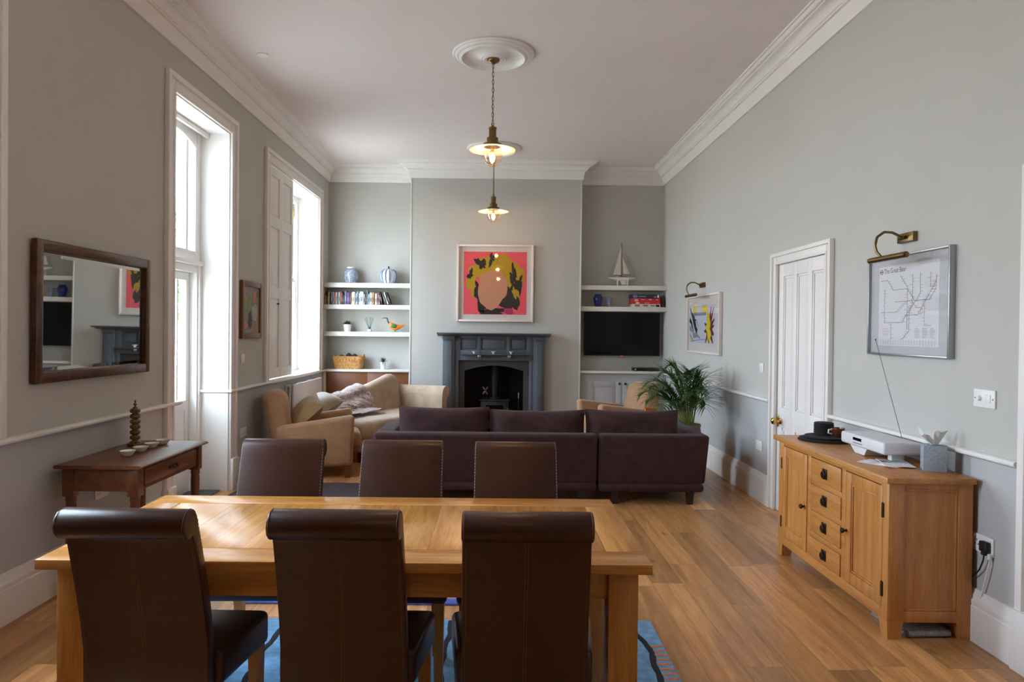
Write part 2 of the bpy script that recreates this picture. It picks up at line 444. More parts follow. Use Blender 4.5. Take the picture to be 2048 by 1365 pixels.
mb = MB(); ops = [(1.90, 3.28, 0.92), (5.18, 6.27, 0.0), (7.31, 9.33, 0.92)]
y = -2.75
for a, b, z in ops:
    mb.box(-2.84, XL, y, a, 0, ZC)
    mb.box(-2.84, XL, a, b, 3.22, ZC)
    if z: mb.box(-2.84, XL, a, b, 0, z - 0.03)
    y = b
mb.box(-2.84, XL, y, 10.1, 0, ZC)
struct(mb.build('wall_left', WALL, smooth=0))
mb = MB()
mb.box(XR, 2.56, -2.75, 1.95, 0, ZC); mb.box(XR, 2.56, 1.95, 2.92, 2.10, ZC); mb.box(XR, 2.56, 2.92, 4.905, 0, ZC)
mb.box(XR, 2.56, 4.905, 5.78, 2.046, ZC); mb.box(XR, 2.56, 5.78, 10.1, 0, ZC)
struct(mb.build('wall_right', WALL, smooth=0))
mb = MB(); mb.box(XL, -1.22, YB, 10.1, 0, ZC); mb.box(1.11, XR, YB, 10.1, 0, ZC)
struct(mb.build('wall_back', WALLP, smooth=0))
mb = MB()
mb.box(-1.22, -0.55, YC, 10.1, 0, ZC); mb.box(0.42, 1.11, YC, 10.1, 0, ZC); mb.box(-0.55, 0.42, YC, 10.1, 1.06, ZC)
cb = mb.build('wall_chimney_breast', WALLP, smooth=0); struct(cb)
SOOT = mat('sooted_brick', (26, 24, 23), rough=0.9, var=0.3, vs=20)
mb = MB(); mb.box(-0.55, 0.42, 10.0, 10.1, 0, 1.06); mb.box(-0.552, -0.54, YC + .01, 10.0, 0, 1.06); mb.box(0.41, 0.422, YC + .01, 10.0, 0, 1.06)
mb.box(-0.54, 0.41, YC + .01, 10.0, 1.05, 1.062); mb.box(-0.54, 0.41, YC + .01, 10.0, 0.0, 0.012)
mb.build('hearth_lining', SOOT, cb, smooth=0)
struct(MB().box(-2.84, 2.56, -2.75, -2.6, 0, ZC).build('wall_rear', WALL, smooth=0))
EDGE = mat('pale_corner_bead', (206, 203, 192), rough=0.5, var=0.02)
struct(MB().box(-1.232, -1.212, YC - 0.006, YC + 0.02, 0, 3.56, 0.004).box(1.10, 1.12, YC - 0.006, YC + 0.02, 0, 3.56, 0.004).build('trim_1', EDGE))

ROOM = [(XR, -2.6), (XR, YB), (1.11, YB), (1.11, YC), (-1.22, YC), (-1.22, YB), (XL, YB), (XL, -2.6)]
cor = [(0, -0.217), (0.018, -0.217), (0.026, -0.205), (0.03, -0.150), (0.040, -0.118), (0.046, -0.112), (0.062, -0.110), (0.064, -0.098),
       (0.074, -0.094), (0.084, -0.078), (0.102, -0.060), (0.124, -0.048), (0.140, -0.044), (0.142, -0.034), (0.160, -0.032), (0.172, -0.022),
       (0.176, -0.012), (0.192, -0.010), (0.196, 0.0), (0.0, 0.0)]
struct(MB().sweep(ROOM, [(o, ZC + z) for o, z in cor], True).build('trim_2', WHITE, smooth=30), 'moulded white plaster cornice')
bb = [(0, 0), (0.032, 0), (0.032, 0.170), (0.028, 0.176), (0.030, 0.186), (0.030, 0.200), (0.022, 0.206), (0.020, 0.222), (0.013, 0.236), (0.010, 0.250), (0, 0.250)]
struct(MB().sweep([(XR, 5.865), (XR, 9.6)], bb).sweep([(XR, 3.05), (XR, 4.785)], bb).sweep([(XR, -2.6), (XR, 1.83)], bb).build('baseboard_right', WHITE, smooth=25))
struct(MB().sweep([(XL, 9.6), (XL, 6.43)], bb).sweep([(XL, 5.05), (XL, -2.6)], bb).build('baseboard_left', WHITE, smooth=25))
struct(MB().sweep([(1.11, YB - .3), (1.11, YC), (0.66, YC)], bb).sweep([(-0.8, YC), (-1.22, YC), (-1.22, YB - .3)], bb).build('baseboard_back', WHITE, smooth=25))
dr = [(0, 0.884), (0.022, 0.884), (0.030, 0.889), (0.042, 0.893), (0.046, 0.901), (0.044, 0.910), (0.038, 0.915), (0, 0.915)]
struct(MB().sweep([(XR, 5.865), (XR, 9.62)], dr).sweep([(XR, 3.05), (XR, 4.80)], dr).build('trim_3', WHITE, smooth=40), 'white dado rail on the right wall')
struct(MB().sweep([(XL, 9.60), (XL, 6.27), (-2.67, 6.27)], dr).sweep([(XL, 5.275), (XL, -2.6)], dr).build('trim_4', WHITE, smooth=40), 'white dado rail and sill on the left wall')

# ------------------------------------------------------------------ left windows
SASHW = mat('window_frame_paint', (232, 231, 228), rough=0.35, var=0.01)
def architrave(mb, y0, y1, z0, z1, w, x=XL, sx=1, legs=(True, True), top=True, plinth=None):
    """stepped casing around an opening y0..y1 up to z1 on a side wall; sx = +1 when the room is on +X"""
    def slab(a, b, c, d, e): mb.box(x, x + sx * e, a, b, c, d, 0.004)
    for s, on in ((0, legs[0]), (1, legs[1])):
        if not on: continue
        o, i = (y0 - w, y0) if s == 0 else (y1 + w, y1)
        q = 1 if s == 0 else -1
        i = i + q * .001
        slab(min(o + q * .003, i), max(o + q * .003, i), z0 + .001, z1 + (w - .003 if top else 0), 0.018)
        slab(min(o, o + q * w * .32), max(o, o + q * w * .32), z0 + .0005, z1 + (w if top else 0), 0.036)
        slab(min(i + q * .001, i - q * w * .18), max(i + q * .001, i - q * w * .18), z0 + .002, z1 + w * .17, 0.026)
        if plinth: slab(min(o - q * .008, i), max(o - q * .008, i), 0, plinth, 0.048)
    if top:
        slab(y0 + .003, y1 - .003, z1 - .001, z1 + w - .003, 0.0175); slab(y0 - w + .001, y1 + w - .001, z1 + w * .68, z1 + w + .001, 0.0355); slab(y0 + .002, y1 - .002, z1 - .002, z1 + w * .18, 0.0255)

def lining(mb, y0, y1, z0, z1, xo=-2.80):
    mb.box(xo, XL + .002, y0, y0 + 0.012, z0, z1); mb.box(xo, XL + .002, y1 - 0.012, y1, z0, z1); mb.box(xo, XL + .002, y0, y1, z1 - 0.012, z1)

def sash_window(name, y0, y1, label):
    z0, z1 = 0.92, 3.22
    w = struct(MB().box(-2.84, -2.70, y0 + .012, y0 + .075, z0, z1).box(-2.84, -2.70, y1 - .075, y1 - .012, z0, z1)
               .box(-2.839, -2.701, y0 + .001, y1 - .001, z1 - .10, z1 - .001).box(-2.839, -2.701, y0 + .001, y1 - .001, z0 - .03, z0 + .03).build(name, SASHW, smooth=0), label)
    mb = MB(); architrave(mb, y0, y1, 0.915, z1, 0.125); mb.build('architrave', WHITE, w)
    mb = MB(); lining(mb, y0, y1, z0, z1, -2.84); mb.box(-2.72, XL + .046, y0, y1, 0.884, 0.92, 0.006); mb.build('reveal', WHITE, w)
    ym = (y0 + y1) / 2; zm = 2.10; ya, yb = y0 + .075, y1 - .075
    for nm, xa, za, zb in (('lower_sash', -2.745, z0 + .03, zm + .03), ('upper_sash', -2.79, zm - .03, z1 - .10)):
        s = MB().box(xa, xa + .04, ya, ya + .055, za, zb, .004).box(xa, xa + .04, yb - .055, yb, za, zb, .004)
        s.box(xa + .001, xa + .039, ya + .001, yb - .001, za + .0007, za + .065, .004).box(xa + .001, xa + .039, ya + .001, yb - .001, zb - .05, zb - .0007, .004).box(xa + .005, xa + .035, ym - .014, ym + .014, za, zb)
        so = s.build(nm, SASHW, w)
        MB().box(xa + .016, xa + .022, ya + .05, yb - .05, za + .06, zb - .045).build('pane', GLASS, so, smooth=0)
        if nm == 'lower_sash':
            for q in (-.35, .35): MB().tube([(xa + .045, ym + q - .04, za + .03), (xa + .06, ym + q, za + .035), (xa + .045, ym + q + .04, za + .03)], .006).build('sash_lift', CHROME, so)
            MB().box(xa + .03, xa + .055, yb - .16, yb - .10, zb, zb + .025, .004).build('sash_catch', PLASTIC, so)
        else:
            MB().box(xa + .04, xa + .056, yb - .045, yb - .02, zb - .17, zb - .04, .004).build('brass_plate', GOLD, so)
    return w
w2 = sash_window('window_2', 7.31, 9.33, 'tall sash window nearest the alcove shelves, half covered by a panelled shutter')
for k in range(2):                                   # folded-out shutter leaves over the near half
    a = 7.335 + k * 0.428; b = a + 0.424
    mb = MB().box(-2.468, -2.452, a, b, 0.93, 3.20)
    zs = [0.93, 1.86, 2.62, 3.20]
    for q in (a, b - .06): mb.box(-2.470, -2.436, q, q + .06, 0.93, 3.20, .003)
    for z, h in ((0.931, .11), (1.80, .12), (2.56, .12), (3.11, .089)): mb.box(-2.469, -2.437, a + .001, b - .001, z, z + h, .003)
    for za, zb in ((1.04, 1.80), (1.92, 2.56), (2.68, 3.11)):
        for u, v in ((a + .06, b - .06),):
            mb.box(-2.462, -2.447, u + .018, v - .018, za + .02, zb - .02, .006)
    sh = mb.build('shutter', WHITE, w2)
    if k == 0: MB().lathe([(.006, 0), (.006, .012), (.011, .016), (.011, .024), (0, .028)], seg=12, M=Matrix.Translation((-2.437, 7.62, 1.74)) @ Matrix.Rotation(PI / 2, 4, 'Y')).build('shutter_knob', BRONZE, sh)
w0 = sash_window('window_3', 1.90, 3.28, 'window on the left wall whose casing edges the picture on the left')

# glazed garden door with arched light over it
y0, y1 = 5.18, 6.27; ym = (y0 + y1) / 2
w1 = MB()
for a, b in ((y0 + .012, y0 + .075), (y1 - .075, y1 - .012)):
    w1.box(-2.84, -2.691, a, b, 0, 3.2); w1.box(-2.838, -2.675, a + (.02 if a > ym else -.0), b - (.0 if a > ym else .02), 0, 2.02)
w1.box(-2.837, -2.699, y0 + .014, y1 - .014, 1.956, 2.021, .004).box(-2.836, -2.655, y0 + .0135, y1 - .0135, 2.02, 2.062, .008).box(-2.835, -2.688, y0 + .0145, y1 - .0145, 2.061, 2.115, .004)
w1 = struct(w1.build('window_1', SASHW), 'arched window light above the glazed garden door')
arch = []
def az(yy): return 3.13 - 0.098 * ((yy - ym) / (ym - y0 - .075)) ** 2
ya, yb = y0 + .075, y1 - .075; K = 16
mb = MB()
for i in range(K):
    u = ya + (yb - ya) * i / K; v = ya + (yb - ya) * (i + 1) / K
    mb.prism([(u, az(u) + .045), (v, az(v) + .045), (v, 3.215), (u, 3.215)], 'X', -2.84, -2.70)
    mb.prism([(u, az(u)), (v, az(v)), (v, az(v) + .05), (u, az(u) + .05)], 'X', -2.80, -2.685)
mb.box(-2.80, -2.69, ya, ya + .04, 2.11, az(ya) + .03).box(-2.80, -2.69, yb - .04, yb, 2.11, az(yb) + .03)
for q in (ym - .32 + .0, ym + .32 - .04): mb.box(-2.79, -2.705, q, q + .045, 2.11, az(q) + .01, .004)
mb.box(-2.797, -2.692, ya + .002, yb - .002, 2.112, 2.145, .004)
mb.build('arched_frame', SASHW, w1)
MB().box(-2.765, -2.758, ya + .03, yb - .03, 2.13, 3.14).build('pane', GLASS, w1, smooth=0)
MB().box(-2.64, -2.615, y0 + .013, y1 - .013, 3.165, 3.207, .004).build('blind_rail', WHITE, w1)
mb = MB(); architrave(mb, y0, y1, 0.0, 3.22, 0.13, plinth=0.29); mb.build('architrave', WHITE, w1)
mb = MB(); lining(mb, y0, y1, 0.0, 3.22, -2.84); mb.build('reveal', WHITE, w1)
d1 = MB()
a, b = y0 + .0745, y1 - .0745
d1.box(-2.80, -2.755, a, a + .07, .01, 1.955, .003).box(-2.80, -2.755, b - .07, b, .01, 1.955, .003).box(-2.799, -2.756, a + .001, b - .001, .011, .22, .003)
d1.box(-2.799, -2.756, a + .001, b - .001, .74, .83, .003).box(-2.799, -2.756, a + .001, b - .001, 1.885, 1.954, .003).box(-2.785, -2.768, a + .06, b - .06, .2, .76).box(-2.79, -2.757, ym - .04, ym + .04, .2, .76)
d1.box(-2.792, -2.76, ym - .015, ym + .015, .82, 1.89).box(-2.792, -2.76, ym + .235, ym + .262, .82, 1.89).box(-2.792, -2.76, ym - .262, ym - .235, .82, 1.89)
d1 = struct(d1.build('door_1', SASHW), 'white garden door with tall glass panes')
MB().box(-2.781, -2.774, a + .05, b - .05, .81, 1.90).build('pane', GLASS, d1, smooth=0)
MB().tube([(-2.755, a + .04, 1.0), (-2.70, a + .04, 1.0), (-2.70, a + .15, 1.0)], .009).build('door_handle', CHROME, d1)
SLATE = mat('slate_threshold', (76, 78, 82), rough=0.45, var=0.25, vs=8, bump=0.1, bs=60)
struct(MB().box(-2.84, -2.50, y0 + .013, y1 - .013, 0.0, 0.012, .003).build('trim_5', SLATE), 'grey slate threshold of the garden door')

# ------------------------------------------------------------------ right wall doors
mb = MB()
ya, yb, zt = 4.908, 5.777, 2.043
xf = XR + .004
mb.box(xf + .02, 2.56, ya, yb, 0.005, zt)
st = [(ya, ya + .10), (5.19 - .03, 5.19 + .05), (5.44 - .015, 5.44 + .062), (yb - .095, yb)]
pan = [(4.985, 5.165), (5.255, 5.43), (5.52, 5.685)]
mb = MB(); mb.box(xf + .016, 2.56, ya, yb, 0.005, zt)
cuts = [ya] + [v for p in pan for v in p] + [yb]
for i in range(0, len(cuts), 2): mb.box(xf, xf + .021, cuts[i], cuts[i + 1], 0.005, zt, .003)
for z0, z1 in ((0.005, .22), (.70, .865), (1.94, zt)): mb.box(xf + .001, xf + .0195, ya + .002, yb - .002, z0, z1, .003)
for p in pan:
    for z0, z1 in ((.22, .70), (.865, 1.94)):
        for q in (p[0], p[1] - .016): mb.box(xf + .006, xf + .018, q, q + .016, z0, z1, .004)
        mb.box(xf + .006, xf + .018, p[0], p[1], z1 - .02, z1, .004).box(xf + .006, xf + .018, p[0], p[1], z0, z0 + .014, .004)
d2 = struct(mb.build('door_2', WHITE), 'white three-panel door beyond the oak sideboard')
mb = MB(); architrave(mb, 4.903, 5.782, 0, 2.046, 0.092, XR, -1); mb.build('architrave', WHITE, d2)
KM = Matrix.Translation((XR + .002, 5.70, .752)) @ Matrix.Rotation(-PI / 2, 4, 'Y')
MB().lathe([(.026, 0), (.026, .006), (.012, .012), (.010, .034), (.024, .044), (.029, .056), (.026, .068), (.012, .076), (0, .077)], seg=22, M=KM).build('door_knob', GOLD, d2)
MB().box(XR - .006, XR + .003, 5.735, 5.765, .70, .80, .003).build('lock_plate', GOLD, d2)
mb = MB(); architrave(mb, 1.95, 2.92, 0, 2.10, 0.125, XR, -1, plinth=0.27)
d3 = struct(MB().box(XR + .01, 2.56, 1.952, 2.918, .005, 2.098).build('door_3', WHITE, smooth=0), 'white door whose casing edges the picture on the right')
mb.build('architrave', WHITE, d3)

# ------------------------------------------------------------------ ceiling roses, smoke detector
PENDX, PENDY = (-0.073, 5.78), (-0.090, 8.76)
for i, (x, y) in enumerate((PENDX, PENDY)):
    struct(MB().lathe([(.0, 0), (.335, 0), (.340, -.012), (.328, -.024), (.318, -.022), (.312, -.030), (.298, -.040), (.286, -.038), (.280, -.046), (.262, -.052), (.250, -.040), (.236, -.022), (.20, -.014), (.15, -.018), (.115, -.034), (.100, -.052), (.090, -.048), (.076, -.056), (.066, -.052), (0, -.052)], c=(x, y, ZC), seg=64).build('trim_%d' % (6 + i), WHITE, smooth=50),
           ('larger-looking round plaster ceiling rose of the near lamp', 'round plaster ceiling rose of the far lamp')[i])
s = MB().lathe([(0, 0), (.05, 0), (.048, -.008), (.03, -.012), (0, -.012)], c=(0, 0, 0), seg=24).build('ceiling_sensor', PLASTIC, loc=(-2.01, 5.87, ZC - .001))
tag(s, 'tiny round white sensor on the ceiling near the left cornice', 'sensor')

# ------------------------------------------------------------------ pendant lamps
BULBGLOW = mat('lit_filament', (255, 190, 110), rough=0.5, var=0, emit=(255, 190, 112), es=25)
SHADEIN = mat('cream_enamel', (240, 226, 206), rough=0.35, var=0.02)
DOME = glass('lamp_glass', (246, 236, 224), 0.30)
def pendant(loc, label):
    x, y = loc; t = thing('pendant_lamp', label, 'lamp', (x, y, 2.83), 0, 'brass pendant lamps')
    Z = lambda z: z - 2.83
    MB().lathe([(0, 0), (.052, 0), (.052, -.012), (.044, -.024), (.02, -.034), (.01, -.046), (0, -.046)], c=(0, 0, Z(3.722)), seg=28).build('canopy', BRASS, t)
    mb = MB(); n = 15; L0, L1 = 3.178, 3.682; h = (L1 - L0) / n
    for i in range(n):
        zc = Z(L0 + h * (i + .5)); a = math.radians(20 + 90 * (i % 2)); rz, rx = h * .66, .0085
        pts = [(rx * math.cos(q) * math.cos(a), rx * math.cos(q) * math.sin(a), zc + rz * math.sin(q)) for q in [2 * PI * k / 12 for k in range(12)]]
        mb.tube(pts, .0022, 6, True)
    mb.tube([(.006 * math.sin(i * 1.3), .006 * math.cos(i * 1.1), Z(L0 + (L1 - L0) * i / 10)) for i in range(11)], .0018, 6)
    mb.build('chain', BRASS, t)
    MB().lathe([(0, 0), (.010, 0), (.012, -.010), (.034, -.016), (.036, -.024), (.031, -.030), (.031, -.095), (.034, -.098), (.046, -.102), (.048, -.108), (.046, -.14), (.049, -.142),
                (.066, -.148), (.077, -.152), (.079, -.172), (.082, -.178), (0, -.178)], c=(0, 0, Z(3.172)), seg=36).build('lamp_holder', BRASS, t)
    MB().tube([(.012 * math.cos(2 * PI * k / 12), 0, Z(3.182) + .012 * math.sin(2 * PI * k / 12)) for k in range(12)], .003, 6, True).build('ring', BRASS, t)
    MB().lathe([(.076, Z(3.000)), (.10, Z(2.996)), (.15, Z(2.985)), (.192, Z(2.972)), (.194, Z(2.969)), (.191, Z(2.968)), (.15, Z(2.980)), (.10, Z(2.990)), (.07, Z(2.994))], seg=48).build('lamp_shade', SHADEIN, t)
    MB().lathe([(.083, Z(2.988)), (.084, Z(2.945)), (.080, Z(2.905)), (.068, Z(2.870)), (.046, Z(2.846)), (.02, Z(2.834)), (0, Z(2.831))], seg=36).build('glass_dome', DOME, t)
    b = MB().lathe([(0, Z(2.992)), (.016, Z(2.992)), (.016, Z(2.95)), (0, Z(2.95))], seg=16).build('bulb_cap', GOLD, t)
    MB().lathe([(0, Z(2.95)), (.010, Z(2.946)), (.020, Z(2.925)), (.0235, Z(2.905)), (.018, Z(2.88)), (.006, Z(2.863)), (0, Z(2.86))], seg=20).build('bulb', BULBGLOW, t)
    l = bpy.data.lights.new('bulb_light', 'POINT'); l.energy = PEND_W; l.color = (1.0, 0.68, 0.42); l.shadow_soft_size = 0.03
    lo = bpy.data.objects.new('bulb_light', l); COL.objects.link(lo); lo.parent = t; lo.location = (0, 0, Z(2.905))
    return t
pendant(PENDX, 'lit brass pendant lamp hanging nearer the dining table, larger of the two')
pendant(PENDY, 'lit brass pendant lamp hanging farther back before the chimney breast')
pendant((-.056, 2.80), 'lit brass pendant lamp hanging directly over the dining table, above the picture')
pendant((-.040, -.20), 'added brass pendant lamp behind the camera, unseen warm fill light')  # unseen extra lamp, added as warm fill for the surfaces facing the camera
# ------------------------------------------------------------------ fireplace
FIREP = mat('slate_blue_paint', (84, 91, 98), rough=0.42, var=0.06, vs=5)
INSERT = mat('dark_grey_iron', (58, 58, 58), rough=0.55, var=0.15, vs=12, bump=0.1)
STOVEB = mat('stove_black', (22, 22, 23), rough=0.55, var=0.1)
fp = thing('fireplace_surround', 'slate grey painted fireplace surround with panelled frieze under the pink picture', 'fireplace', (-0.07, YC, 0))
def L(x): return x + 0.07
Ly = lambda yy: yy - YC
mb = MB()
mb.prism([(Ly(9.548), 1.395), (Ly(9.40), 1.395), (Ly(9.385), 1.402), (Ly(9.345), 1.412), (Ly(9.30), 1.420), (Ly(9.275), 1.422), (Ly(9.268), 1.428), (Ly(9.268), 1.440), (Ly(9.548), 1.440)], 'X', L(-.833), L(.692))
mb.build('mantel_shelf', FIREP, fp)
for x0, x1 in ((-.763, -.606), (.467, .623)):
    mb = MB(); mb.box(L(x0), L(x1), Ly(9.43), -.001, 0, 1.40, .003)
    mb.box(L(x0) + .03, L(x1) - .03, Ly(9.415), Ly(9.43), .20, 1.33, .008)
    mb.box(L(x0) - .006, L(x1) + .006, Ly(9.41), -.001, 0, .17, .006).box(L(x0) - .008, L(x1) + .008, Ly(9.405), -.001, 1.345, 1.395, .010)
    mb.build('pilaster', FIREP, fp)
mb = MB()
mb.box(L(-.606), L(.467), Ly(9.475), -.001, 1.065, 1.398, .003)
xs = [(-.525, -.292), (-.244, .105), (.153, .375)]
for a, b in ((-.606, -.525), (-.292, -.244), (.105, .153), (.375, .467)): mb.box(L(a), L(b), Ly(9.452), Ly(9.48), 1.065, 1.398, .003)
mb.box(L(-.606), L(.467), Ly(9.453), Ly(9.48), 1.065, 1.205, .003).box(L(-.606), L(.467), Ly(9.453), Ly(9.48), 1.372, 1.398, .003)
for a, b in xs: mb.box(L(a) + .022, L(b) - .022, Ly(9.458), Ly(9.48), 1.225, 1.352, .012)
mb.box(L(-.606), L(-.55), Ly(9.455), -.001, 0, 1.07, .003).box(L(.414), L(.467), Ly(9.455), -.001, 0, 1.07, .003)
mb.build('frieze', FIREP, fp)
mb = MB(); cx = -.067; hw = .402
mb.box(L(-.55), L(cx - hw), Ly(9.50), Ly(9.53), 0, 1.06).box(L(cx + hw), L(.42), Ly(9.50), Ly(9.53), 0, 1.06)
for i in range(16):
    a = -1 + 2 * i / 16; b = -1 + 2 * (i + 1) / 16; f = lambda q: .995 - .075 * q * q
    mb.prism([(L(cx + a * hw), f(a)), (L(cx + b * hw), f(b)), (L(cx + b * hw), 1.06), (L(cx + a * hw), 1.06)], 'Y', Ly(9.50), Ly(9.53))
mb.build('arched_insert', INSERT, fp)

st = thing('wood_stove', 'black wood stove with straight flue pipe inside the arched fireplace', 'stove', (-.055, 9.74, 0.0125))
mb = MB().box(-.195, .195, -.13, .15, .10, .485, .008)
for sx in (-.16, .16):
    for sy in (-.1, .12): mb.box(sx - .02, sx + .02, sy - .02, sy + .02, 0, .11)
mb.build('body', STOVEB, st)
MB().box(-.21, .21, -.145, .165, .485, .505, .005).build('top_plate', STOVEB, st)
MB().lathe([(.075, .505), (.075, .525), (.052, .53), (.052, 1.04), (0, 1.04)], seg=28).build('flue_pipe', STOVEB, st)
dr_ = MB().box(-.16, .16, -.15, -.13, .16, .47, .006).build('stove_door', STOVEB, st)
MB().box(-.12, .12, -.153, -.148, .22, .43).build('pane', BLACKGLOSS, dr_)
MB().tube([(.165, -.15, .40), (.175, -.175, .40), (.175, -.18, .34)], .007).build('handle', CHROME, dr_)
FANM = mat('dull_aluminium', (120, 118, 114), rough=.5, metal=.6)
sf = thing('stove_fan', 'small heat-driven fan with pale blades standing on the black stove', 'fan', (-.185, 9.69, .519))
MB().box(-.03, .03, -.02, .03, 0, .012, .003).box(-.022, -.012, -.004, .008, .01, .13).box(.012, .022, -.004, .008, .01, .13).lathe([(0, 0), (.014, 0), (.014, .03), (0, .03)], c=(0, 0, 0), seg=14, M=Matrix.Translation((0, -.005, .12)) @ Matrix.Rotation(PI / 2, 4, 'X')).build('base', BLACK, sf)
for a in (35, 155, 215, 325):
    MB().ell((0, 0, .035), (.013, .003, .030), 12, 8, M=Matrix.Translation((0, -.035, .12)) @ Matrix.Rotation(math.radians(a), 4, 'Y') @ Matrix.Rotation(.4, 4, 'Z')).build('blade', FANM, sf)
ts = thing('tealight_shelf', 'slim silver shelf on two brackets across the fireplace frieze', 'shelf', (-.056, 9.40, 1.142))
MB().box(-.47, .47, -.05, .050, 0, .016, .006).build('shelf_board', mat('silver_paint', (120, 128, 136), rough=0.2, metal=0.9, var=0.03), ts)
for x in (-.21, .195): MB().box(x - .022, x + .022, -.03, .050, -.045, 0, .004).build('bracket', CHROME, ts)
CRYST = mat('cut_glass', (232, 236, 240), rough=0.06, var=0, spec=1.0)
for i, (x, w) in enumerate(((-.335, 'left end'), (-.075, 'middle'), (.165, 'right end'))):
    t = thing('tealight_holder', 'clear glass tealight holder at the %s of the silver fireplace shelf' % w, 'candle holder', (x, 9.40, 1.158), 0, 'tealight holders over the fire')
    MB().lathe([(.012, 0), (.016, .004), (.012, .010), (.03, .026), (.038, .034), (.034, .034), (.02, .018), (0, .016)], seg=8).build('glass_cup', CRYST, t, smooth=0)
    MB().lathe([(0, .019), (.019, .019), (.019, .030), (0, .030)], seg=14).build('tealight', PAPER, t)
pk = thing('fire_poker', 'thin steel fire poker leaning at the right of the stove', 'poker', (.27, 9.66, 0.012))
MB().tube([(0, 0, 0), (.01, .03, .52)], .006).build('rod', BLACK, pk)
MB().tube([(.01, .03, .52), (.011, .034, .60)], [.010, .012]).build('handle', CHROME, pk)

# ------------------------------------------------------------------ framed print over the fire
FRAMEW = mat('pale_wood_frame', (222, 208, 200), rough=0.4, var=0.04)
MOUNT = mat('cream_mount', (226, 219, 214), rough=0.7, var=0.01)
def ring_frame(mb, w, h, b, d, bev=.004):
    """frame in local XZ, face on -Y, back on y=0"""
    mb.box(-w / 2, -w / 2 + b, -d, 0, -h / 2, h / 2, bev).box(w / 2 - b, w / 2, -d, 0, -h / 2, h / 2, bev)
    mb.box(-w / 2 + b, w / 2 - b, -d, 0, h / 2 - b, h / 2, bev).box(-w / 2 + b, w / 2 - b, -d, 0, -h / 2, -h / 2 + b, bev)
    return mb
def blob(cx, cz, rx, rz, seed, n=40, rough=.18, y=0.0, rot=0.0):
    r = random.Random(seed); ph = [r.uniform(0, 6.28) for _ in range(5)]; out = []
    for i in range(n):
        a = 2 * PI * i / n
        k = 1 + rough * (math.sin(2 * a + ph[0]) * .5 + math.sin(3 * a + ph[1]) * .4 + math.sin(5 * a + ph[2]) * .35 + math.sin(9 * a + ph[3]) * .2 + math.sin(15 * a + ph[4]) * .12)
        x, z = rx * k * math.cos(a), rz * k * math.sin(a)
        out.append((cx + x * math.cos(rot) - z * math.sin(rot), y, cz + x * math.sin(rot) + z * math.cos(rot)))
    return out
pc = thing('framed_print', 'square framed abstract print, hot pink with mustard, tan and black shapes, above the fireplace', 'picture', (-.063, YC - .001, 2.122))
ring_frame(MB(), 1.05, 1.055, .028, .042).build('frame', FRAMEW, pc)
MB().box(-.50, .50, -.014, -.004, -.505, .505).build('mount', MOUNT, pc, smooth=0)
PK = mat('print_coral', (255, 96, 108), rough=0.7, var=0.01); MUS = mat('print_mustard', (196, 158, 22), rough=0.7, var=0.03)
TAN = mat('print_tan', (214, 150, 118), rough=0.7, var=0.01); INK = mat('print_black', (44, 36, 32), rough=0.7, var=0.05); MAG = mat('print_magenta', (186, 40, 104), rough=0.7, var=0.02)
mb = MB(); mb.poly([(-.432, -.0150, -.428), (.432, -.0150, -.428), (.432, -.0150, .432), (-.432, -.0150, .432)])
def clip(pts): return [(max(-.43, min(.43, p[0])), p[1], max(-.426, min(.43, p[2]))) for p in pts]
art = [(1, blob(.0, .22, .31, .18, 3, rough=.25, y=-.0154)), (1, blob(.24, .02, .13, .30, 8, rough=.35, y=-.0155)), (1, blob(-.31, .0, .07, .2, 12, rough=.4, y=-.0155)),
       (3, blob(.20, -.20, .13, .20, 21, rough=.45, y=-.0158)), (3, blob(-.20, -.19, .08, .20, 22, rough=.5, y=-.0158, rot=.3)), (3, blob(-.02, -.39, .19, .05, 23, rough=.4, y=-.0158)),
       (2, blob(-.04, -.08, .20, .27, 31, rough=.10, y=-.0161)), (3, blob(-.20, .27, .05, .09, 41, rough=.6, y=-.0164, rot=.5)), (3, blob(-.05, .33, .04, .07, 42, rough=.6, y=-.0164, rot=-.4)),
       (3, blob(.25, .10, .045, .13, 43, rough=.6, y=-.0164, rot=.2)), (3, blob(.33, -.02, .04, .12, 44, rough=.6, y=-.0164, rot=-.3)), (1, blob(.28, -.13, .035, .09, 45, rough=.5, y=-.0167, rot=.4)),
       (4, blob(.19, -.385, .07, .045, 53, rough=.3, y=-.0167)), (3, blob(-.34, .12, .035, .06, 56, rough=.6, y=-.0164))]
for k, p in art: mb.mi(k).poly(clip(p))
mb.build('print', [PK, MUS, TAN, INK, MAG], pc, smooth=0, fix=False)
MB().box(-.497, .497, -.026, -.023, -.50, .50).build('glazing', PICGLASS, pc, smooth=0)

# ------------------------------------------------------------------ alcove shelving
G = None
for i, (z0, z1, w) in enumerate(((2.050, 2.115, 'top'), (1.750, 1.813, 'middle'), (1.374, 1.438, 'lower'))):
    o = MB().box(0, 1.203, -.24, 0, 0, z1 - z0, .004).build('floating_shelf', SHELFW, loc=(-2.432, 9.874, z0))
    tag(o, 'cream floating shelf in the left alcove holding %s' % ('the two blue and white jars', 'the row of books', 'the orange bird figurine')[i], 'shelf', 'left alcove shelves')
for i, (z0, z1) in enumerate(((2.055, 2.117), (1.758, 1.822))):
    o = MB().box(0, 1.197, -.24, 0, 0, z1 - z0, .004).build('floating_shelf', SHELFW, loc=(1.121, 9.874, z0))
    tag(o, 'thick cream floating shelf in the right alcove, %s' % ('upper one under the model yacht', 'lower one above the television')[i], 'shelf', 'right alcove shelves')
BOARD = wood('brown_cupboard_boards', (186, 112, 60), (218, 148, 88), 'X', rough=0.5, grain=14, along=1.0, plank=10, plen=.56, var=.12)
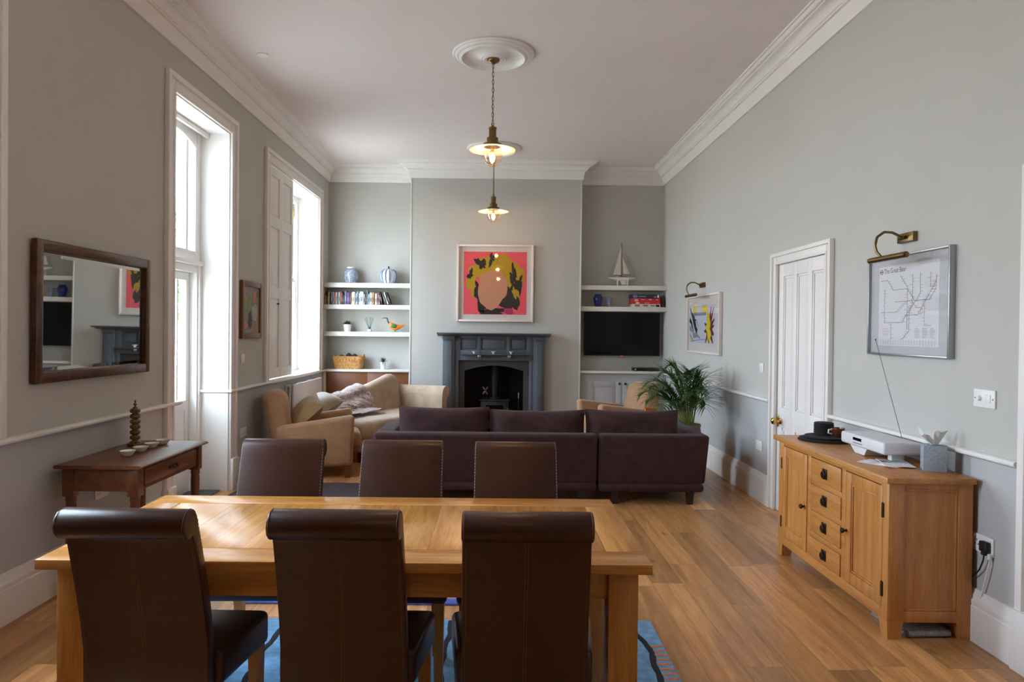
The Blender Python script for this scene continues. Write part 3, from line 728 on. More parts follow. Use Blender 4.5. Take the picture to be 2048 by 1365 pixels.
lc = thing('alcove_cupboard', 'low alcove cupboard with brown wood front and white top in the left alcove', 'cupboard', (-1.83, 9.62, 0))
MB().box(-.575, .60, .012, .25, 0, .882).build('carcass', BOARD, lc, smooth=0)
MB().box(-.605, .60, -.035, .25, .884, .915, .006).build('worktop', SHELFW, lc)
MB().box(-.60, -.565, -.004, .03, 0, .882, .003).build('frame_stile', SHELFW, lc)
MB().box(.585, .605, -.004, .03, 0, .882, .003).build('frame_stile', SHELFW, lc)
for a, b in ((-.555, .008), (.014, .582)): MB().box(a, b, 0, .014, .10, .872, .002).build('door', BOARD, lc)
GREYP = mat('light_grey_paint', (178, 178, 176), rough=0.45, var=0.02)
rc = thing('alcove_cabinet', 'low light grey alcove cabinet with two panelled doors under the television', 'cabinet', (1.715, 9.62, 0))
MB().box(-.60, .60, .015, .25, 0, .895).build('carcass', GREYP, rc, smooth=0)
MB().box(-.60, .60, -.035, .25, .897, .931, .008).build('worktop', SHELFW, rc)
for a, b, kx in ((-.478, -.012, -.045), (-.006, .46, .036)):
    mb = MB().box(a, b, 0, .016, .10, .79, .003)
    w = .075
    mb.box(a, a + w, -.008, .002, .10, .79, .003).box(b - w, b, -.008, .002, .10, .79, .003).box(a + w, b - w, -.008, .002, .10, .18, .003).box(a + w, b - w, -.008, .002, .715, .79, .003)
    mb.box(a + w + .025, b - w - .025, -.007, .002, .205, .69, .010)
    d = mb.build('door', GREYP, rc)
    MB().lathe([(.008, 0), (.008, .014), (.016, .022), (.016, .030), (0, .034)], seg=16, M=Matrix.Translation((kx, -.008, .755)) @ Matrix.Rotation(PI / 2, 4, 'X')).build('knob', BRONZE, d)

# ------------------------------------------------------------------ things on the alcove shelves
BW = blotch('blue_white_glaze', [(192, 196, 200), (104, 114, 138), (202, 206, 208)], 26, 0.15, distortion=1.5)
CREAMG = mat('cream_glaze', (220, 214, 200), rough=0.2, var=0.03)
t = thing('ginger_jar', 'squat blue and white patterned ginger jar with cream lid, left jar on the top shelf', 'jar', (-2.078, 9.74, 2.115))
MB().lathe([(.062, 0), (.075, .006), (.095, .05), (.104, .105), (.10, .15), (.082, .185), (.058, .200), (.056, .206), (0, .206)], seg=36).build('body', BW, t)
MB().lathe([(.056, .203), (.060, .206), (.060, .222), (.05, .228), (0, .230)], seg=28).build('lid', CREAMG, t)
PUMPB = blotch('blue_stripe_glaze', [(232, 232, 236), (226, 228, 234), (110, 126, 178), (84, 100, 160)], 11, 0.15, distortion=.8)
t = thing('lidded_jar', 'round ribbed blue and white striped jar with tiny knob, right jar on the top shelf', 'jar', (-1.555, 9.74, 2.115))
rib = lambda a: 1 + .035 * abs(math.sin(6 * a)) - .02
mb = MB(); mb.lathe([(.06, 0), (.075, .005), (.10, .045), (.112, .095), (.108, .14), (.088, .175), (.055, .197), (.03, .206), (0, .208)], seg=96, mod=rib)
mb.mi(1)
for k in range(12):
    a = PI * (k + .5) / 6
    mb.tube([(r * math.cos(a), r * math.sin(a), z) for r, z in ((.078, .006), (.105, .05), (.117, .095), (.113, .14), (.092, .175), (.058, .198))], [.006, .009, .0105, .010, .008, .005], 6)
mb.build('body', [mat('white_glaze', (226, 228, 234), rough=.15, var=.02), mat('cobalt_stripe', (112, 124, 166), rough=.15, var=.2, vs=30)], t)
MB().lathe([(.03, .203), (.012, .212), (.008, .222), (.013, .230), (.009, .240), (0, .242)], seg=18).build('lid_knob', mat('navy_glaze', (44, 56, 100), rough=.15), t)

spines = [ # x0, x1, top (m above shelf), colour, colour word, lean (deg)
 (107, 143, .135, (196, 112, 98), 'salmon'), (146, 178, .192, (38, 92, 66), 'dark green'), (181, 214, .186, (214, 140, 66), 'orange'), (236, 282, .182, (44, 76, 116), 'navy blue'), (284, 305, .183, (222, 208, 190), 'cream'),
 (314, 346, .168, (176, 84, 50), 'rust red'), (348, 372, .182, (228, 210, 196), 'off-white'), (375, 405, .170, (66, 104, 122), 'teal blue'), (408, 434, .184, (232, 220, 200), 'ivory'), (436, 468, .190, (184, 70, 56), 'red'),
 (472, 499, .170, (44, 60, 48), 'bottle green'), (502, 527, .140, (40, 38, 48), 'black'), (530, 578, .196, (84, 96, 140), 'slate blue'), (581, 609, .182, (170, 58, 122), 'magenta'), (611, 637, .180, (96, 92, 158), 'violet blue'),
 (640, 664, .172, (84, 60, 116), 'purple'), (667, 689, .168, (224, 182, 84), 'yellow'), (691, 754, .186, (230, 218, 204), 'thick cream'), (766, 789, .168, (208, 222, 228), 'pale blue'), (791, 815, .190, (168, 190, 216), 'sky blue'),
 (817, 832, .165, (46, 60, 104), 'slim navy'), (834, 854, .166, (234, 234, 230), 'white'), (856, 938, .190, (198, 216, 222), 'very thick ice blue'), (941, 964, .160, (224, 216, 200), 'parchment'), (967, 996, .178, (62, 62, 64), 'charcoal'),
 (1003, 1030, .208, (120, 132, 152), 'tall grey'), (1038, 1064, .160, (206, 220, 196), 'pale green'), (1068, 1124, .180, (176, 190, 196), 'thick blue-grey'), (1127, 1164, .180, (212, 146, 92), 'tan orange'), (1180, 1229, .166, (226, 214, 194), 'wide cream'),
 (1233, 1262, .170, (222, 152, 158), 'pink'), (1265, 1294, .150, (150, 138, 148), 'mauve grey')]
ordw = ['first', 'second', 'third', 'fourth', 'fifth', 'sixth', 'seventh', 'eighth', 'ninth', 'tenth', 'eleventh', 'twelfth', 'thirteenth', 'fourteenth', 'fifteenth', 'sixteenth', 'seventeenth', 'eighteenth', 'nineteenth', 'twentieth']
PAGES = mat('book_pages', (222, 212, 192), rough=0.85, var=0.04)
def bookx(v): return -2.427 + (v - 107) * (0.910 / 1403)
def make_book(w, h, d, c, name='book_cover'):
    cm = mat(name, c, rough=0.5, var=0.10, vs=40)
    mb = MB(); mb.box(0, w, 0, .003, 0, h).box(0, .0022, 0, d, 0, h).box(w - .0022, w, 0, d, 0, h)
    mb.box(0.0022, w - .0022, -.0008, .0, h * .70, h * .86)
    mb.mi(1).box(.0022, w - .0022, .003, d - .004, .004, h - .005)
    mb.mi(2).box(w * .2, w * .8, -.0010, .0, h * .25, h * .6)
    light = sum(c) > 420; ink = tuple(int(v * .62) for v in c) if light else tuple(int(v * .55 + 95) for v in c)
    return mb.build('book', [cm, PAGES, mat('spine_lettering', ink, rough=.6, var=.15, vs=60)], smooth=0)
rb = random.Random(5)
for i, s in enumerate(spines):
    w = bookx(s[1]) - bookx(s[0]); o = make_book(w - .0008, s[2] - .01, .115 + rb.uniform(0, .025), s[3])
    o.location = (bookx(s[0]), 9.652 + rb.uniform(0, .012), 1.8131)
    pos = ('%s book from the left end' % ordw[i]) if i < 16 else ('%s upright book from the right' % ordw[31 - i])
    tag(o, '%s book spine, %s of the alcove row' % (s[4], pos), 'book', 'books on the left alcove shelf')
for i, (x, dx, h, c, w) in enumerate(((1300, 36, .178, (60, 42, 40), 'dark brown'), (1338, 42, .176, (66, 76, 66), 'grey-green'), (1382, 38, .174, (210, 208, 200), 'black and white'), (1422, 42, .172, (34, 34, 36), 'black'))):
    wd = dx * .91 / 1403 * .85; o = make_book(wd, h, .12, c); o.location = (0, 0, 0)
    th = math.radians(-(9, 17, 19, 20)[i]); o.rotation_euler = (0, th, 0); o.location = (bookx((1316, 1395, 1445, 1492)[i]), 9.655, 1.8131 + wd * math.sin(-th))
    tag(o, '%s book leaning at the open right end of the alcove row, %s' % (w, ('most upright', 'second', 'third', 'outermost')[i]), 'book', 'books on the left alcove shelf')

LEAF = mat('leaf_green', (60, 96, 44), rough=0.5, var=0.3, vs=30); LEAFD = mat('dusty_blue_leaf', (62, 92, 78), rough=0.5, var=0.2, vs=30)
POTW = mat('white_ceramic', (226, 222, 216), rough=0.3, var=0.02); SOIL = mat('dark_soil', (50, 40, 32), rough=0.95, var=0.3, vs=80)
def blade(mb, base, dirv, ln, w, droop, n=5):
    d = Vector(dirv).normalized(); side = d.cross(Vector((0, 0, 1)))
    side = side.normalized() if side.length > 1e-4 else Vector((1, 0, 0)); vs = []
    for i in range(n + 1):
        t = i / n; p = Vector(base) + d * ln * t + Vector((0, 0, -droop * t * t)); ww = w * (1 - t ** 1.6) * (.5 + .5 * min(1, t * 4))
        vs += [p - side * ww / 2, p + Vector((0, 0, .0015)), p + side * ww / 2]
    fs = []
    for i in range(n):
        for k in range(2): fs.append((i * 3 + k, i * 3 + k + 1, i * 3 + k + 4, i * 3 + k + 3))
    mb.add(vs, fs)
t = thing('potted_plant', 'small bushy green plant in a white pot on the lower left alcove shelf', 'plant', (-2.125, 9.735, 1.438))
MB().lathe([(.040, 0), (.044, .004), (.054, .095), (.056, .102), (.050, .102), (.048, .09), (0, .088)], seg=28).build('pot', POTW, t)
mb = MB(); r = random.Random(2)
for i in range(110):
    a = r.uniform(0, 6.28); e = r.uniform(.1, 1.3); blade(mb, (r.uniform(-.03, .03), r.uniform(-.03, .03), .10), (math.cos(a) * math.cos(e), math.sin(a) * math.cos(e), math.sin(e)), r.uniform(.045, .08), .014, .01, 3)
mb.build('foliage', LEAF, t, fix=False)
t = thing('succulent', 'spiky blue-green succulent in a slim white pot on the left alcove cupboard', 'plant', (-1.622, 9.735, .915))
MB().lathe([(.028, 0), (.031, .003), (.039, .098), (.034, .098), (.032, .088), (0, .086)], seg=24).build('pot', POTW, t)
mb = MB(); r = random.Random(4)
for i in range(34):
    a = i * 2.4; e = .2 + 1.1 * (i / 34); blade(mb, (0, 0, .10), (math.cos(a) * math.cos(e), math.sin(a) * math.cos(e), math.sin(e)), r.uniform(.07, .105), .018, .012, 4)
blade(mb, (.0, -.03, .10), (.1, -.6, -.1), .06, .014, .05); mb.build('foliage', LEAFD, t, fix=False)
t = thing('reed_diffuser', 'clear glass reed diffuser with dark sticks on the lower left alcove shelf', 'diffuser', (-1.815, 9.735, 1.438))
MB().lathe([(.030, 0), (.032, .004), (.032, .045), (.022, .056), (.014, .060), (.014, .074), (.010, .074), (.010, .05), (0, .01)], seg=20).build('bottle', THINGLASS, t)
MB().lathe([(0, .003), (.028, .003), (.028, .028), (0, .028)], seg=18).box(-.02, .02, -.0335, -.031, .012, .036).build('label_sleeve', PAPER, t)
r = random.Random(8)
for i in range(7):
    a = -.36 + .66 * i / 6 + r.uniform(-.04, .04); MB().tube([(0, 0, .012), (math.sin(a) * .2, r.uniform(-.03, .03), .02 + math.cos(a) * .185)], .0022, 6).build('reed', BLACK, t)
t = thing('bird_figurine', 'painted orange and green bird figurine with curved dark beak on the lower alcove shelf', 'figurine', (-1.46, 9.735, 1.438))
BO = blotch('bird_paint', [(226, 150, 34), (216, 140, 30), (196, 92, 30), (170, 70, 40)], 9, .4)
def birdfn(u, v):
    a = 2 * PI * u; xs_ = [(-.092, .128, .006), (-.085, .122, .020), (-.055, .092, .040), (-.01, .070, .048), (.035, .062, .042), (.075, .072, .028), (.11, .090, .018), (.138, .098, .010), (.142, .100, .002)]
    q = v * (len(xs_) - 1); i = min(int(q), len(xs_) - 2); f = q - i; p = [xs_[i][k] * (1 - f) + xs_[i + 1][k] * f for k in range(3)]
    return (p[0] + .3 * p[2] * math.sin(a), .62 * p[2] * math.cos(a), p[1] + p[2] * math.sin(a))
MB().grid(birdfn, 20, 25, True).build('body', BO, t, smooth=80)
for sy in (-1, 1): MB().ell((-.012, sy * .026, .082), (.045, .010, .030), 16, 10).build('wing', mat('wing_green', (58, 104, 58), rough=.45, var=.25, vs=30), t)
MB().tube([(-.082, 0, .120), (-.100, 0, .150), (-.104, 0, .175), (-.110, 0, .190), (-.124, 0, .196)], [.016, .010, .008, .011, .008], 10).build('neck', mat('neck_grey', (70, 74, 66), rough=.5), t)
MB().tube([(-.122, 0, .196), (-.150, 0, .198), (-.170, 0, .192), (-.184, 0, .180)], [.006, .005, .004, .001], 8).build('beak', BLACK, t)
for sy in (-.012, .012): MB().tube([(0, sy, .035), (.004, sy, .004), (-.012, sy, .003)], .003, 6).build('leg', BRONZE, t)
MB().box(-.045, .045, -.03, .03, 0, .006, .002).build('base', LEAF, t)
WICK = blotch('wicker', [(128, 84, 40), (190, 138, 76), (206, 156, 92)], 70, .7, stretch=(1, 1, .35))
t = thing('wicker_basket', 'rectangular honey wicker basket holding pine cones on the left alcove cupboard', 'basket', (-2.10, 9.735, .915))
mb = MB()
for i in range(13):
    f = i / 12; hx, hy, z = .178 + .032 * f, .09 + .015 * f, .008 + .165 * f; off = .004 if i % 2 else 0
    pts = []
    for k in range(40):
        a = 2 * PI * k / 40; c, s = math.cos(a), math.sin(a); wv = 1 + (.012 if (k + i) % 2 else -.006)
        pts.append((hx * wv * math.copysign(abs(c) ** .35, c), hy * wv * math.copysign(abs(s) ** .35, s), z))
    mb.tube(pts, .0085, 6, True)
mb.box(-.175, .175, -.085, .085, .002, .01); mb.build('woven_body', WICK, t)
for sx in (-1, 1): MB().tube([(sx * .20, -.05, .172), (sx * .206, -.035, .196), (sx * .206, .035, .196), (sx * .20, .05, .172)], .011, 8).build('handle', WICK, t)
CONE = mat('pine_cone_brown', (84, 64, 50), rough=.9, var=.3, vs=60)
for i, (x, y_) in enumerate(((.0, .0), (.075, .02), (-.10, -.01))):
    mb = MB()
    for k in range(60):
        f = k / 60; a = k * 2.4; rr = .036 * math.sin(PI * (.15 + .8 * f)); mb.ell((rr * math.cos(a), rr * math.sin(a), .015 + .065 * f), (.011, .011, .006), 6, 4)
    o = mb.build('pine_cone', CONE, loc=(-2.10 + x, 9.735 + y_, 1.045 + (.01, .0, -.012)[i]))
    tag(o, 'brown pine cone in the wicker basket, %s' % ('highest one in the middle', 'right-hand one', 'left-hand one')[i], 'pine cone', 'pine cones in the basket')

NAVYG = mat('cobalt_glaze', (24, 44, 112), rough=0.12, var=0.25, vs=14, coat=.4)
o = MB().lathe([(.036, 0), (.040, .004), (.056, .06), (.066, .105), (.064, .132), (.050, .150), (.046, .156), (.048, .172), (.054, .176), (.048, .177), (.040, .160), (0, .150)], c=(0, 0, 0), seg=36).build('vase', NAVYG, loc=(1.378, 9.735, 1.822))
tag(o, 'deep glossy cobalt blue vase on the right alcove shelf', 'vase')
o = MB().lathe([(.024, 0), (.027, .003), (.031, .05), (.037, .10), (.040, .126), (.036, .126), (.03, .09), (0, .02)], seg=28).build('beaker', blotch('speckled_blue_glaze', [(150, 168, 184), (92, 112, 150), (176, 190, 200)], 42, .25, distortion=1), loc=(1.532, 9.735, 1.822))
tag(o, 'small pale speckled blue beaker beside the cobalt vase', 'beaker')
def game(z, h, x0, x1, c, label, patches, col2=(220, 220, 220)):
    mb = MB().box(x0, x1, -.0, .19, 0, h, .002)
    for (a, b, u, v, k) in patches: mb.mi(k).box(x0 + a * (x1 - x0), x0 + b * (x1 - x0), -.0012, .001, u * h, v * h)
    mb.mi(0); o = mb.build('board_game_box', [mat('game_box', c, rough=.4, var=.05), PAPER, mat('game_print', col2, rough=.5, var=.2, vs=50), BLACK], loc=(0, 9.665, z), smooth=0)
    tag(o, label, 'game box', 'board games stacked on the right alcove shelf')
game(1.822, .044, 1.842, 2.238, (206, 204, 196), 'white board game box at the bottom of the right alcove stack', [(.10, .27, .2, .8, 2), (.40, .56, .25, .75, 2), (.66, .8, .3, .7, 2), (.84, .97, .12, .8, 3)], (150, 110, 108))
game(1.8665, .077, 1.838, 2.234, (200, 36, 38), 'bright red board game box in the middle of the right alcove stack', [(.1, .23, .42, .9, 2), (.15, .27, .06, .3, 1), (.34, .46, .7, .86, 2), (.6, .7, .68, .9, 2), (.46, .62, .12, .26, 2), (.86, .92, .7, .88, 2)], (222, 150, 160))
game(1.944, .055, 1.832, 2.226, (42, 42, 66), 'dark navy board game box on top of the right alcove stack', [(.06, .22, .15, .85, 2), (.26, .52, .35, .65, 2), (.8, .88, .2, .6, 2), (.92, .98, .2, .85, 1)], (120, 124, 150))
tag(MB().box(0, .062, 0, .16, 0, .122, .002).build('board_game_box', mat('maroon_box', (74, 26, 30), rough=.5), loc=(2.243, 9.69, 1.822)), 'dark maroon box standing upright right of the board games', 'game box')

t = thing('model_yacht', 'white model sailing yacht on a cradle on the upper right alcove shelf', 'model boat', (1.712, 9.735, 2.117))
def hull(u, v):
    x = -.195 + .39 * v; w = .045 * math.sin(PI * min(1, max(0, .06 + .9 * v))) ** .6; dpt = .05 * math.sin(PI * min(1, max(.03, .05 + .93 * v))) ** .8
    a = PI * u; return (x, -w * math.cos(a), .122 - dpt * math.sin(a))
mb = MB().grid(hull, 12, 20)
mb.grid(lambda u, v: (-.195 + .39 * v, (2 * u - 1) * .045 * math.sin(PI * min(1, max(0, .06 + .9 * v))) ** .6, .122), 5, 20)
mb.prism([(-.03, .075), (.07, .075), (.055, .02), (-.005, .02)], 'Y', -.004, .004); mb.build('hull', WHITE, t)
MB().box(-.19, .19, -.012, .012, .122, .127).box(-.04, .06, -.02, .02, .122, .134, .004).build('deck', mat('deck_dark', (70, 62, 52), rough=.5), t)
SAIL = mat('sail_cloth', (216, 204, 190), rough=.85, var=.03)
def sail(p0, p1, p2, belly):
    mb = MB()
    def fn(u, v):
        a = Vector(p0).lerp(Vector(p1), v); b = Vector(p0).lerp(Vector(p2), v); p = a.lerp(b, u); return (p.x, p.y - belly * math.sin(PI * u) * v, p.z)
    mb.grid(fn, 9, 10); mb.add([(x, y + .0012, z) for x, y, z in mb.v], [f[::-1] for f in mb.f]); return mb
sail((-.012, .0, .565), (-.012, 0, .155), (-.125, 0, .155), .018).build('mainsail', SAIL, t, fix=False)
sail((.004, .0, .40), (.018, 0, .17), (.115, 0, .165), .014).build('jib', SAIL, t, fix=False)
MB().tube([(-.006, 0, .122), (-.010, 0, .59)], [.005, .003], 8).ell((-.010, 0, .595), (.006, .006, .006), 8, 6).build('mast', DARKLEG, t)
MB().tube([(-.008, 0, .148), (-.13, 0, .150)], .0035, 6).tube([(.01, 0, .162), (.12, 0, .158)], .0025, 6).build('boom', DARKLEG, t)
MB().tube([(-.01, 0, .585), (.188, 0, .127)], .0009, 4).tube([(-.01, 0, .585), (-.188, 0, .127)], .0009, 4).build('rigging', DARKLEG, t)
mb = MB()
for sx in (-.065, .075):
    mb.box(sx - .008, sx + .008, -.045, .045, 0, .012).box(sx - .007, sx + .007, -.045, -.033, 0, .10).box(sx - .007, sx + .007, .033, .045, 0, .10)
mb.box(-.072, .082, -.043, -.035, .082, .098).box(-.072, .082, .035, .043, .082, .098); mb.build('cradle', WHITE, t)

t = thing('television', 'flat black wall television in the right alcove', 'television', (1.731, 9.84, 1.442))
MB().box(-.534, .534, -.05, .0, -.304, .304, .004).build('bezel', BLACK, t)
MB().box(-.524, .524, -.0515, -.045, -.290, .296).build('screen', BLACKGLOSS, t, smooth=0)
MB().box(-.018, .018, -.052, -.04, -.313, -.302, .002).build('power_light', mat('standby_red', (170, 60, 60), rough=.3, emit=(220, 60, 60), es=.4), t)
MB().box(-.2, .2, 0, .034, -.15, .15).build('wall_bracket', BLACK, t)
t = thing('disc_player', 'slim black disc player on the grey alcove cabinet', 'player', (2.06, 9.72, .931))
MB().box(-.185, .17, -.09, .09, .004, .044, .004).build('casing', BLACK, t)
MB().box(-.15, .0, -.0915, -.088, .016, .032).build('display', BLACKGLOSS, t)
MB().lathe([(.012, 0), (.012, .006), (0, .006)], seg=14, M=Matrix.Translation((-.165, -.09, .024)) @ Matrix.Rotation(PI / 2, 4, 'X')).build('button', CHROME, t)
for sx in (-.15, .14): MB().box(sx - .01, sx + .01, -.07, .07, 0, .005).build('foot', BLACK, t)
def deform(self, fn):
    self.v = [tuple(fn(*p)) for p in self.v]; return self
MB.deform = deform

# ------------------------------------------------------------------ switches and sockets
def plate(name, label, cat, side, y, z, w, h=.086, kind='rocker', grp=None):
    t = thing(name, label, cat, (XL if side < 0 else XR, y, z), PI / 2 if side < 0 else -PI / 2, grp)
    MB().box(-w / 2, w / 2, -.009, 0, -h / 2, h / 2, .003).build('plate', PLASTIC, t)
    if kind == 'rocker': MB().box(-.014, .014, -.014, -.006, -.022, .022, .003).build('rocker', PLASTIC, t)
    elif kind == 'dimmer':
        MB().box(.012, .046, -.013, -.006, -.02, .02, .003).build('rocker', PLASTIC, t)
        MB().lathe([(.013, 0), (.011, .014), (0, .015)], seg=18, M=Matrix.Translation((-.028, -.008, 0)) @ Matrix.Rotation(PI / 2, 4, 'X')).build('dial', PLASTIC, t)
        for s in (-1, 1): MB().box(s * .061 - .003, s * .061 + .003, -.0105, -.008, -.003, .003).build('screw', GREYSLOT, t)
    elif kind in ('socket', 'plugged', 'plugged_white'):
        for s in ((-1, 1) if w > .1 else (0,)):
            mb = MB()
            for dx, dz, a, b in ((0, .012, .003, .005), (-.011, -.008, .005, .0028), (.011, -.008, .005, .0028)): mb.box(s * .036 + dx - a, s * .036 + dx + a, -.0096, -.008, dz - b, dz + b)
            mb.build('pin_holes', GREYSLOT, t)
            MB().box(s * .036 - .006 + .018 * s, s * .036 + .006 + .018 * s, -.0125, -.008, .022, .034, .002).build('rocker', PLASTIC, t)
    return t
plate('light_switch', 'white light switch plate on the pier between garden door and shuttered window', 'switch', -1, 6.603, 1.182, .086)
plate('wall_socket', 'white socket low on the wall behind the left tan armchair', 'socket', -1, 6.63, .478, .146, kind='socket')
plate('wall_socket', 'white socket low on the left wall under the console table', 'socket', -1, 4.27, .462, .146, kind='socket')
plate('light_switch', 'white dimmer switch plate on the right wall near the map poster', 'switch', 1, 3.295, 1.172, .146, kind='dimmer')
plate('light_switch', 'small white light switch beyond the white panelled door', 'switch', 1, 6.108, 1.168, .086)
plate('wall_socket', 'white blank socket plate low on the right wall beyond the panelled door', 'socket', 1, 6.145, .478, .146, kind='blank')
plate('wall_socket', 'white double socket beside the near end of the oak sideboard', 'socket', 1, 3.29, .478, .146, kind='socket')
t = thing('power_plug', 'black mains plug with cable in the socket beside the sideboard', 'plug', (XR - .009, 3.252, .478), -PI / 2)
MB().box(-.025, .025, -.028, -.001, -.026, .024, .008, 3).box(-.012, .012, -.026, -.004, -.042, -.024, .005).build('plug_body', BLACK, t)
MB().tube([(0, -.015, -.038), (-.004, -.018, -.07), (-.03, -.016, -.12), (-.07, -.012, -.16), (-.13, -.012, -.20)], .0035, 8).build('cable', BLACK, t)
t = thing('charger_cable', 'thin white cable hanging below the black plug', 'cable', (XR - .009, 3.225, .478), -PI / 2)
MB().tube([(.0, -.006, -.048), (.0, -.014, -.08), (-.02, -.012, -.15), (-.045, -.010, -.22), (-.07, -.008, -.30), (-.10, -.006, -.36)], .0028, 8).build('cable', PLASTIC, t)
MB().box(-.008, .008, -.016, -.001, -.055, -.028, .003).build('connector', PLASTIC, t)

# ------------------------------------------------------------------ pictures and mirror
TORTOISE = blotch('burr_wood', [(36, 20, 11), (84, 48, 24), (60, 33, 17), (98, 60, 34)], 9, .28, distortion=1.2)
mi = thing('wall_mirror', 'large rectangular mirror in a mottled brown wooden frame above the console table', 'mirror', (XL + .004, 4.188, 1.546), PI / 2)
mi.rotation_euler = (math.radians(0.42), 0, PI / 2 + math.radians(-.36))
mb = MB(); w, h, b = 1.165, .762, .060
mb.box(-w / 2, -w / 2 + b, -.042, -.006, -h / 2, h / 2, .010).box(w / 2 - b, w / 2, -.042, -.006, -h / 2, h / 2, .010).box(-w / 2 + b * .6, w / 2 - b * .6, -.0415, -.006, h / 2 - b, h / 2, .010).box(-w / 2 + b * .6, w / 2 - b * .6, -.0415, -.006, -h / 2, -h / 2 + b, .010)
mb.build('frame', TORTOISE, mi)
mb = MB(); iw, ih, bv = w / 2 - b + .002, h / 2 - b + .002, .026
o = [(-iw, -.014, -ih), (iw, -.014, -ih), (iw, -.014, ih), (-iw, -.014, ih)]; i_ = [(-iw + bv, -.0165, -ih + bv), (iw - bv, -.0165, -ih + bv), (iw - bv, -.0165, ih - bv), (-iw + bv, -.0165, ih - bv)]
mb.add(o + i_, [(4, 5, 6, 7)] + [(k, (k + 1) % 4, (k + 1) % 4 + 4, k + 4) for k in range(4)]); mb.build('mirror_glass', MIRROR, mi, smooth=0)

t = thing('small_painting', 'small framed flower still life in a brown wooden frame left of the shutter', 'picture', (XL + .001, 6.783, 1.647), PI / 2)
ring_frame(MB(), .535, .552, .052, .034, .006).build('frame', wood('frame_brown', (92, 58, 32), (128, 84, 46), 'Z', rough=.4), t)
CANV = blotch('painted_canvas', [(60, 70, 58), (126, 132, 96), (150, 140, 128), (112, 104, 96), (170, 150, 140)], 9, .6, distortion=2.0)
mb = MB(); mb.box(-.22, .22, -.016, -.004, -.228, .228)
for jj, (k, cx, cz, rx, rz, s, ro) in enumerate(((1, -.03, -.10, .05, .10, 3, 0), (2, -.08, .06, .06, .05, 4, .3), (2, .0, .10, .07, .05, 5, -.3), (2, -.15, -.01, .05, .12, 9, .2), (3, .09, .13, .045, .045, 6, 0), (3, -.14, -.15, .05, .035, 7, 0), (4, .10, -.02, .06, .10, 8, .2), (5, .08, -.17, .09, .05, 10, 0))):
    mb.mi(k).poly(blob(cx, cz, rx, rz, s, y=-.0165 - jj * .0002, rough=.3, rot=ro))
mb.build('canvas', [CANV, mat('paint_umber', (66, 58, 54), rough=.6), mat('paint_leaf', (118, 138, 70), rough=.6, var=.3, vs=40), mat('paint_rose', (184, 112, 108), rough=.6, var=.2, vs=40), mat('paint_grey', (158, 160, 160), rough=.6, var=.2, vs=30), mat('paint_ochre', (150, 116, 88), rough=.6, var=.2, vs=30)], t, smooth=0, fix=False)

SILVER = mat('brushed_aluminium', (168, 170, 170), rough=0.35, metal=0.9, var=0.03)
mp = thing('map_poster', 'silver framed white transit map poster with title and red ring, above the sideboard', 'picture', (XR - .001, 3.915, 1.643), -PI / 2)
ring_frame(MB(), .783, .583, .012, .034, .002).build('frame', SILVER, mp)
MB().box(-.385, .385, -.016, -.004, -.285, .285).build('mount', mat('pale_grey_mount', (196, 197, 200), rough=.7, var=.01), mp, smooth=0)
MB().box(-.292, .287, -.0168, -.015, -.235, .233).build('paper', PAPER, mp, smooth=0)
mb = MB(); yf = -.0172
def seg(k, pts, w):
    mb.mi(k)
    for a, b in zip(pts, pts[1:]):
        a, b = Vector((a[0], a[1])), Vector((b[0], b[1])); d = (b - a).normalized(); n = Vector((-d.y, d.x)) * w / 2; a = a - d * w * .3; b = b + d * w * .3
        mb.poly([(a.x - n.x, yf - k * .00005, a.y - n.y), (b.x - n.x, yf - k * .00005, b.y - n.y), (b.x + n.x, yf - k * .00005, b.y + n.y), (a.x + n.x, yf - k * .00005, a.y + n.y)])
for k in range(24):                                    # ring of the emblem, with its bar
    a, b = 2 * PI * k / 24, 2 * PI * (k + 1) / 24
    mb.mi(1).poly([(-.266 + r_ * math.cos(q), yf, .204 + r_ * math.sin(q)) for r_, q in ((.011, a), (.016, a), (.016, b), (.011, b))])
mb.mi(2).poly([(-.286, yf - .0001, .2005), (-.246, yf - .0001, .2005), (-.246, yf - .0001, .2075), (-.286, yf - .0001, .2075)])
textmesh(mb.mi(0), 'The Great Bear', .041, Matrix.Translation((-.240, yf, .192)) @ Matrix.Rotation(PI / 2, 4, 'X') @ Matrix.Scale(.86, 4, (1, 0, 0)))
rl = random.Random(17)
lines = [(3, [(-.27, .15), (-.20, .15), (-.14, .09), (.0, .09), (.07, .02), (.20, .02), (.26, .08)]), (4, [(-.12, .02), (-.02, .02), (.05, .02), (.08, -.02), (.13, -.02), (.13, -.06)]), (3, [(.12, .17), (.12, .06), (.02, -.04), (.02, -.15), (-.05, -.20)]),
         (5, [(-.27, -.04), (-.10, -.04), (.0, .02)]), (3, [(-.23, .10), (-.23, -.10), (-.05, -.10), (.05, .0), (.05, .17)]), (1, [(.21, .17), (.21, .09), (.26, .09), (.26, .15)]), (3, [(-.07, .17), (.0, .10), (.0, -.14)]),
         (5, [(.16, .0), (.16, -.12), (.22, -.12)]), (3, [(-.16, -.10), (-.16, -.20)]), (3, [(.26, .12), (.10, -.06), (-.02, -.06)])]
for k, p in lines:
    seg(k, p, .0032)
    for a, b in zip(p, p[1:]):
        L_ = math.hypot(b[0] - a[0], b[1] - a[1]); n = max(1, int(L_ / .017))
        for q in range(n):
            f = (q + .5) / n; x, z = a[0] + (b[0] - a[0]) * f, a[1] + (b[1] - a[1]) * f; s = rl.choice((-1, 1)); ln = rl.uniform(.012, .026)
            seg(6, [(x + s * .004, z), (x + s * (.004 + ln), z)], .0022)
for c in range(3):
    for q in range(9): seg(6, [(.075 + c * .068, -.135 - q * .0065), (.075 + c * .068 + rl.uniform(.03, .055), -.135 - q * .0065)], .0022)
